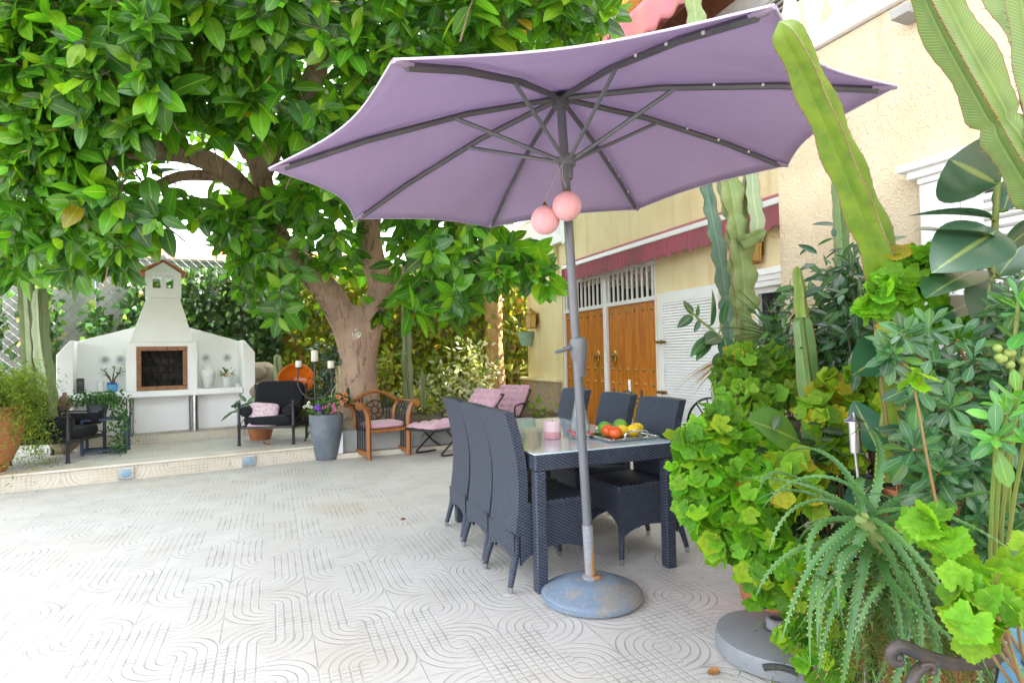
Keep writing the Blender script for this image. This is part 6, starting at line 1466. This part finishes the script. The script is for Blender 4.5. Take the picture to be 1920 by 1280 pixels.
# orange bowl on its side, jars and stones
t = thing('orange_bowl', 'big orange glazed bowl lying tilted on the rocks', 'bowl', at(556, 716, 8.5))
tl = Matrix.Rotation(R(66), 3, (.85, .25, .1))
MB().lathe([(r*.78, z*.78) for r, z in [(.05, -.16), (.15, -.14), (.26, -.04), (.315, .10), (.33, .13), (.315, .14), (.29, .10), (.24, -.02), (.13, -.11), (.001, -.12)]], 36, tilt=tl).build('body', 'orange_glaze', t, smooth=60)
t = thing('clay_jar', 'dull brown clay jar lying behind the barbecue', 'jar', at(480, 715, 9.4)); MB().lathe([(.09, -.5), (.2, -.42), (.3, -.2), (.32, .0), (.27, .25), (.14, .4), (.13, .46), (.16, .5), (.12, .5), (.09, .42), (.001, .4)], 30, tilt=Matrix.Rotation(R(78), 3, (.3, .9, 0))).build('body', 'stone', t, smooth=60)
for (u, v, Y, r, lab) in ((500, 695, 9.3, .13, 'smooth pale stone on top of the rock pile'), (478, 700, 9.1, .16, 'tan stone against the barbecue end'), (492, 735, 8.8, .2, 'sandy boulder under the tan stone'), (655, 805, 7.85, .2, 'flat sandy boulder on the planter pier by the zinc planter'), (640, 780, 8.1, .14, 'small pinkish stone behind the zinc planter')):
    o = MB().ball((0, 0, 0), r, 18, sz=.72, jit=.16).build('stone', 'stone', smooth=180); o.location = at(u, v, Y); o.rotation_euler = (0, 0, r*40); tag(o, lab, 'stone', 'garden stones')
t = thing('glass_bauble', 'clear glass bauble hanging in the fork of the ficus', 'bauble', at(668, 627, 7.75)); MB().ball((0, 0, 0), .058, 20).build('ball', 'clear_glass', t, smooth=180); MB().lathe([(.016, .055), (.016, .075), (.001, .08)], 10).build('cap', 'steel', t); MB().tube([(0, 0, .08), (.01, .06, .26)], .003, 5).build('string', 'strand', t)
for (u, v, lab) in ((500, 838, 'dry brown leaf on the terrace under the black armchair'),):
    p = at(u, v, 7.6); q = tag(MB().grid(lambda a, c: ((a-.5)*.09*(1-(2*c-1)**2*.7), (c-.5)*.10, .012+.02*math.cos(a*6)*c), 6, 6).build('dead_leaf', 'dead', solid=.001), lab, 'leaf'); q.location = (p[0], p[1], .176); q.rotation_euler = (.1, 0, .6)
for (p, q_, lab) in ((1.62, 1.86, 'dry tan leaf on the paving in front of the parasol base'), (2.25, 2.25, 'dark red leaf on the paving by the spare base'), (.95, 4.6, 'dry leaf behind the rattan chairs')):
    o = tag(MB().grid(lambda a, c: ((a-.5)*.04*(1-(2*c-1)**2*.7), (c-.5)*.05, .004+.012*math.cos(a*6)*c), 6, 6).build('dead_leaf', 'dead', solid=.001), lab, 'leaf'); o.location = W(p, q_, .002); o.rotation_euler = (.1, .1, p*3)

# ---- ivy
def ivy(name, lab, pts, size, cols, probs, depth=.25, q=12.1):
    k = len(pts); p = np.array(pts); w = np.array([W(a, q-abs(rng.normal(0, depth)), c) for a, c in p])
    t = plant(name, lab, 'ivy', W(float(p[:, 0].mean()), q, 0))
    D = np.stack([rng.normal(0, .5, k), rng.normal(-.35, .3, k), rng.normal(-.8, .4, k)], 1); n_ = np.array([.38*1, -.92, .45])+rng.normal(0, .45, (k, 3))
    leaves('foliage', T_IVY, w, D, n_, rng.uniform(*size, k), tints(k, cols, probs, .25), 'ivy_leaf', t)
    st = MB()
    for _ in range(40):
        a, c = p[rng.integers(k)]; pth = [W(a+rng.normal(0, .1)*i*.4, q+.06, max(.02, c*(1-i/5))) for i in range(6)]; st.tube(pth, .008, 5)
    st.build('vines', 'twig', t, 'w')
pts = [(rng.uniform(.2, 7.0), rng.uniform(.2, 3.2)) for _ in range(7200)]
ivy('ivy_hedge', 'sunlit yellow green ivy hedge between the ficus trunk and the house', pts, (.10, .16), [(.24, .28, .018), (.16, .22, .015), (.30, .30, .02), (.36, .17, .03)], [.4, .36, .2, .04])  # tints made brighter and yellower to carry the sunlight
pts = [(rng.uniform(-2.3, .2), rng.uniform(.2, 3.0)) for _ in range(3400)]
ivy('shaded_ivy', 'dark shaded ivy curtain behind the barbecue and the ficus', pts, (.10, .16), [(.025, .07, .02), (.04, .10, .025), (.06, .12, .03), (.16, .08, .03)], [.4, .37, .22, .01])  # same ivy, tints darkened to carry the shade
pts = [(rng.uniform(-9, -2.2), abs(rng.normal(0, .55))+.2) for _ in range(2300)]
for _ in range(1000):
    c = [(-4.15, 2.0), (-3.55, 2.0), (-3.45, 2.6), (-3.35, 1.6), (-2.75, 1.9), (-2.62, 1.55), (-2.2, 2.2), (-5.6, 2.2), (-2.25, 1.6)][rng.integers(9)]; pts.append((c[0]+rng.normal(0, .09), max(.2, c[1]+rng.normal(0, .3))))
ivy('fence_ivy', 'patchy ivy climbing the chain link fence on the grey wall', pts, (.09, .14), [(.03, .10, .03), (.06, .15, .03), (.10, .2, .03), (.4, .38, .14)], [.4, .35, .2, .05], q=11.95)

# ---- ficus
t = plant('ficus_tree', 'huge old rubber fig tree with forked trunk and canopy over the terrace', 'tree', gxy(668, 760, 8.3, .29)); b0 = np.array(t['_w'])
tk = MB()
def limb(mb, lst, rad, n=14):
    P = pix_path(lst, 5); mb.tube(P, list(np.interp(np.linspace(0, 1, len(P)), np.linspace(0, 1, len(rad)), rad)), n)
    for i in range(len(mb.v)): pass
    return P
limb(tk, [(668, 790, 8.3), (670, 720, 8.3), (672, 660, 8.3), (672, 600, 8.3), (672, 575, 8.3)], [.40, .28, .25, .26, .2], 20)
limb(tk, [(668, 720, 8.3), (664, 670, 8.3), (655, 625, 8.28), (640, 590, 8.2), (612, 545, 8.0), (570, 500, 7.8), (535, 470, 7.6), (505, 400, 7.4), (490, 330, 7.2), (470, 270, 7.0)], [.17, .20, .215, .21, .19, .165, .15, .14, .125, .12])
limb(tk, [(676, 720, 8.3), (680, 670, 8.3), (688, 625, 8.3), (700, 585, 8.3), (715, 540, 8.3), (700, 490, 8.3), (692, 440, 8.3), (696, 380, 8.2), (705, 250, 8.0), (700, 100, 7.6)], [.17, .2, .205, .2, .185, .175, .17, .16, .12, .08])
limb(tk, [(520, 430, 7.4), (470, 370, 7.1), (420, 320, 6.7), (360, 290, 6.3), (290, 280, 5.9), (200, 240, 5.4)], [.13, .125, .12, .11, .10, .06])
limb(tk, [(420, 330, 6.7), (340, 330, 6.4), (280, 352, 6.1), (215, 350, 5.8), (150, 330, 5.6)], [.07, .055, .045, .04, .03])
limb(tk, [(300, 285, 5.9), (230, 300, 5.7), (180, 305, 5.5), (120, 300, 5.2)], [.06, .045, .04, .03])
limb(tk, [(490, 330, 7.2), (540, 220, 6.6), (590, 150, 6.0), (596, 128, 5.8)], [.12, .11, .10, .095])
limb(tk, [(540, 470, 7.7), (500, 490, 7.6), (450, 470, 7.3), (420, 430, 7.1)], [.12, .10, .08, .06])
limb(tk, [(705, 250, 8.0), (800, 150, 7.2), (900, 60, 6.4), (1000, 20, 6.0)], [.10, .09, .07, .05])
limb(tk, [(712, 545, 8.3), (800, 480, 7.6), (880, 470, 7.0), (960, 500, 6.6)], [.09, .06, .04, .02])
limb(tk, [(470, 290, 7.0), (380, 130, 6.2), (250, 40, 5.4), (120, -80, 5.0)], [.11, .10, .08, .05])
limb(tk, [(560, 190, 6.5), (620, 60, 5.8), (680, -120, 5.4)], [.09, .07, .05])
tko = tk.build('trunk', 'bark', t, 'w', smooth=60)
for (u, v, Y, r, du, dv) in ((469, 267, 6.98, .118, -6, -10), (597, 126, 5.79, .094, 3, -8)):
    a = at(u, v, Y); e = at(u+du, v+dv, Y); o = MB().tube([a, a+(e-a)*.15], [r, r*.93], 16).build('cut_stub', 'cut', None, 'w', base=tuple(b0)); o.location = (0, 0, 0); o.parent = tko
ar_ = MB()
for (u, v, Y, L) in ((200, 470, 5.4, .5), (196, 300, 5.6, .9), (528, 400, 7.2, .35), (505, 480, 7.3, .3), (770, 430, 7.6, .3), (820, 430, 7.4, .3), (780, 470, 7.6, .4), (235, 350, 5.9, .5), (540, 470, 7.2, .4)):
    p = at(u, v, Y); ar_.tube(spline([p+[0, 0, L*.3], p+rng.normal(0, .02, 3), p-[.02, 0, L*.7]], 4), .006, 5)
ar_.build('aerial_roots', 'cut', t, 'w', smooth=60)
canopy = [(-160, -200), (1160, -200), (1150, 60), (1095, 75), (1040, 60), (980, 90), (960, 130), (960, 420), (1030, 500), (1035, 535), (960, 515), (930, 545), (860, 590), (800, 590), (770, 560), (730, 590), (700, 610), (668, 575), (640, 570), (600, 615), (560, 630), (520, 610), (480, 590), (430, 540), (395, 470), (380, 440), (345, 432), (315, 425), (290, 470), (262, 535), (200, 505), (150, 530), (90, 500), (40, 520), (-20, 500), (-160, 540)]
tips = []; axes = []; tws = MB(); cen = np.array(at(520, 300, 7.0))
def yfront(u, v):
    f_ = max(0, min(1, (v+50)/620)); y = 4.3+1.9*f_
    if 430 < u < 780 and v > 330: y = max(y, 6.3)
    if u > 780 and v > 350: y = 5.6
    if u < 300: y = 4.0+1.2*f_
    return y
n_ = 0
while len(tips) < 1700:
    u, v = rng.uniform(-160, 1160), rng.uniform(-200, 640)
    if not in_poly(u, v, canopy): continue
    if 300 < u < 400 and v > 405 and rng.random() < .5: continue
    # keep the limbs visible
    y0 = yfront(u, v); Y = y0+3.0*rng.random()**1.7
    if v > 400 and u > 420: Y = y0+1.8*rng.random()**1.3
    hide = [(372, 300, 40), (440, 335, 30), (625, 585, 30), (608, 548, 30), (705, 530, 36), (692, 420, 36), (405, 315, 60), (335, 290, 50), (470, 290, 36), (500, 350, 18), (693, 455, 40), (590, 130, 36), (640, 580, 34), (705, 560, 34), (672, 625, 60), (700, 500, 36), (260, 350, 26), (590, 530, 14)]
    if any((u-a)**2+(v-c)**2 < (r+20)**2 for a, c, r in hide) and Y < 8.0: continue
    if 225 < u < 385 and v > 425: continue
    p = at(u, v, Y); tips.append(p)
    a = unit(p-cen)*.45+np.array([0, -.55, .12])+rng.normal(0, .32, 3)
    if v > 380: a = a+np.array([0, 0, -.25])
    axes.append(a)
    if len(tips) % 2 == 0:
        ua = unit(a); tws.tube(spline([p-ua*.45-[0, -.05, .05], p-ua*.2, p], 3), list(np.linspace(.009, .004, 7)), 5, caps=False)
for _ in range(520):     # deeper layers of the crown
    while True:
        u, v = rng.uniform(-160, 1100), rng.uniform(-200, 520)
        if in_poly(u, v, canopy) and not (220 < u < 420 and v > 380) and not (u < 430 and v > 260): break
    tips.append(at(u, v, rng.uniform(8.4, 10.2))); axes.append(rng.normal(0, .5, 3)+[0, -.5, .2])
# crown above the picture, which shades the court
for _ in range(160):
    p = np.array([rng.uniform(-7.5, 1.2), rng.uniform(4.0, 11.0), rng.uniform(4.3, 6.3)]); tips.append(p); axes.append(rng.normal(0, .5, 3)+[0, 0, .8])
tws.build('twigs', 'twig', t, 'w', smooth=60)
tips = np.array(tips); axes = np.array(axes)
sz = rng.choice([.17, .22, .265, .305], len(tips), p=[.15, .25, .35, .25])*rng.uniform(.9, 1.1, len(tips))
pos, D, NN, S = rosettes(tips, axes, (7, 11), sz, .35, 1.75, back=.75, grav=.42, jit=.2)
tn = tints(len(S), [(.052, .185, .012), (.088, .26, .012), (.03, .115, .016), (.155, .32, .012), (.045, .13, .04), (.34, .27, .02)], [.31, .27, .22, .13, .066, .004], .2)
leaves('crown', T_FICUS, pos, D, NN, S, tn, 'ficus_leaf', t)
# pale rolled buds at some tips
bd_ = MB()
for p, a in list(zip(tips, axes))[:1700:7]:
    ua = unit(a); bd_.tube([p, p+ua*.06, p+ua*.13+[0, 0, -.01]], [.006, .006, .001], 5)
bd_.build('bud_foliage', mat('leaf_bud', (.45, .36, .14), rough=.5), t, 'w', smooth=60)

# ================================================================== LIGHT, SKY, CAMERA
sun_pq = np.array([.995, .10]); sw = sun_pq[0]*Bv+sun_pq[1]*Av; az = math.atan2(sw[0], sw[1]); EL = R(38)
sd_ = Vector((math.sin(az)*math.cos(EL), math.cos(az)*math.cos(EL), math.sin(EL)))
L = bpy.data.lights.new('sun', 'SUN'); L.energy = 4.5; L.angle = R(.55); L.color = (1, .95, .86)
lo = bpy.data.objects.new('sun', L); COL.objects.link(lo); lo.rotation_euler = (-sd_).to_track_quat('-Z', 'Y').to_euler()
wd = bpy.data.worlds.new('World'); scn.world = wd; wd.use_nodes = True; nt = wd.node_tree
bg = nt.nodes['Background']; sk = nt.nodes.new('ShaderNodeTexSky'); sk.sky_type = 'NISHITA'; sk.sun_disc = False
sk.sun_elevation = EL; sk.sun_rotation = az; sk.air_density = 1.0; sk.dust_density = 3.0; sk.ozone_density = 1.0
hs = nt.nodes.new('ShaderNodeHueSaturation'); hs.inputs['Saturation'].default_value = .26; nt.links.new(sk.outputs[0], hs.inputs['Color']); nt.links.new(hs.outputs[0], bg.inputs[0]); bg.inputs[1].default_value = .15
cam = bpy.data.cameras.new('camera'); cam.lens = 36*FPX/1920; cam.sensor_width = 36; cam.clip_end = 2000; cam.clip_start = .05
co = bpy.data.objects.new('camera', cam); COL.objects.link(co)
co.matrix_world = Matrix(((_r[0], _u[0], -_F[0], 0), (_r[1], _u[1], -_F[1], 0), (_r[2], _u[2], -_F[2], CAMH), (0, 0, 0, 1)))
scn.camera = co
vs = scn.view_settings; vs.view_transform = 'Standard'; vs.look = 'None'; vs.exposure = 3.15; vs.gamma = 1
scn.cycles.max_bounces = 8; scn.cycles.transparent_max_bounces = 8
for o in COL.objects:
    for kk in ('_w', '_pq'):
        if kk in o: del o[kk]
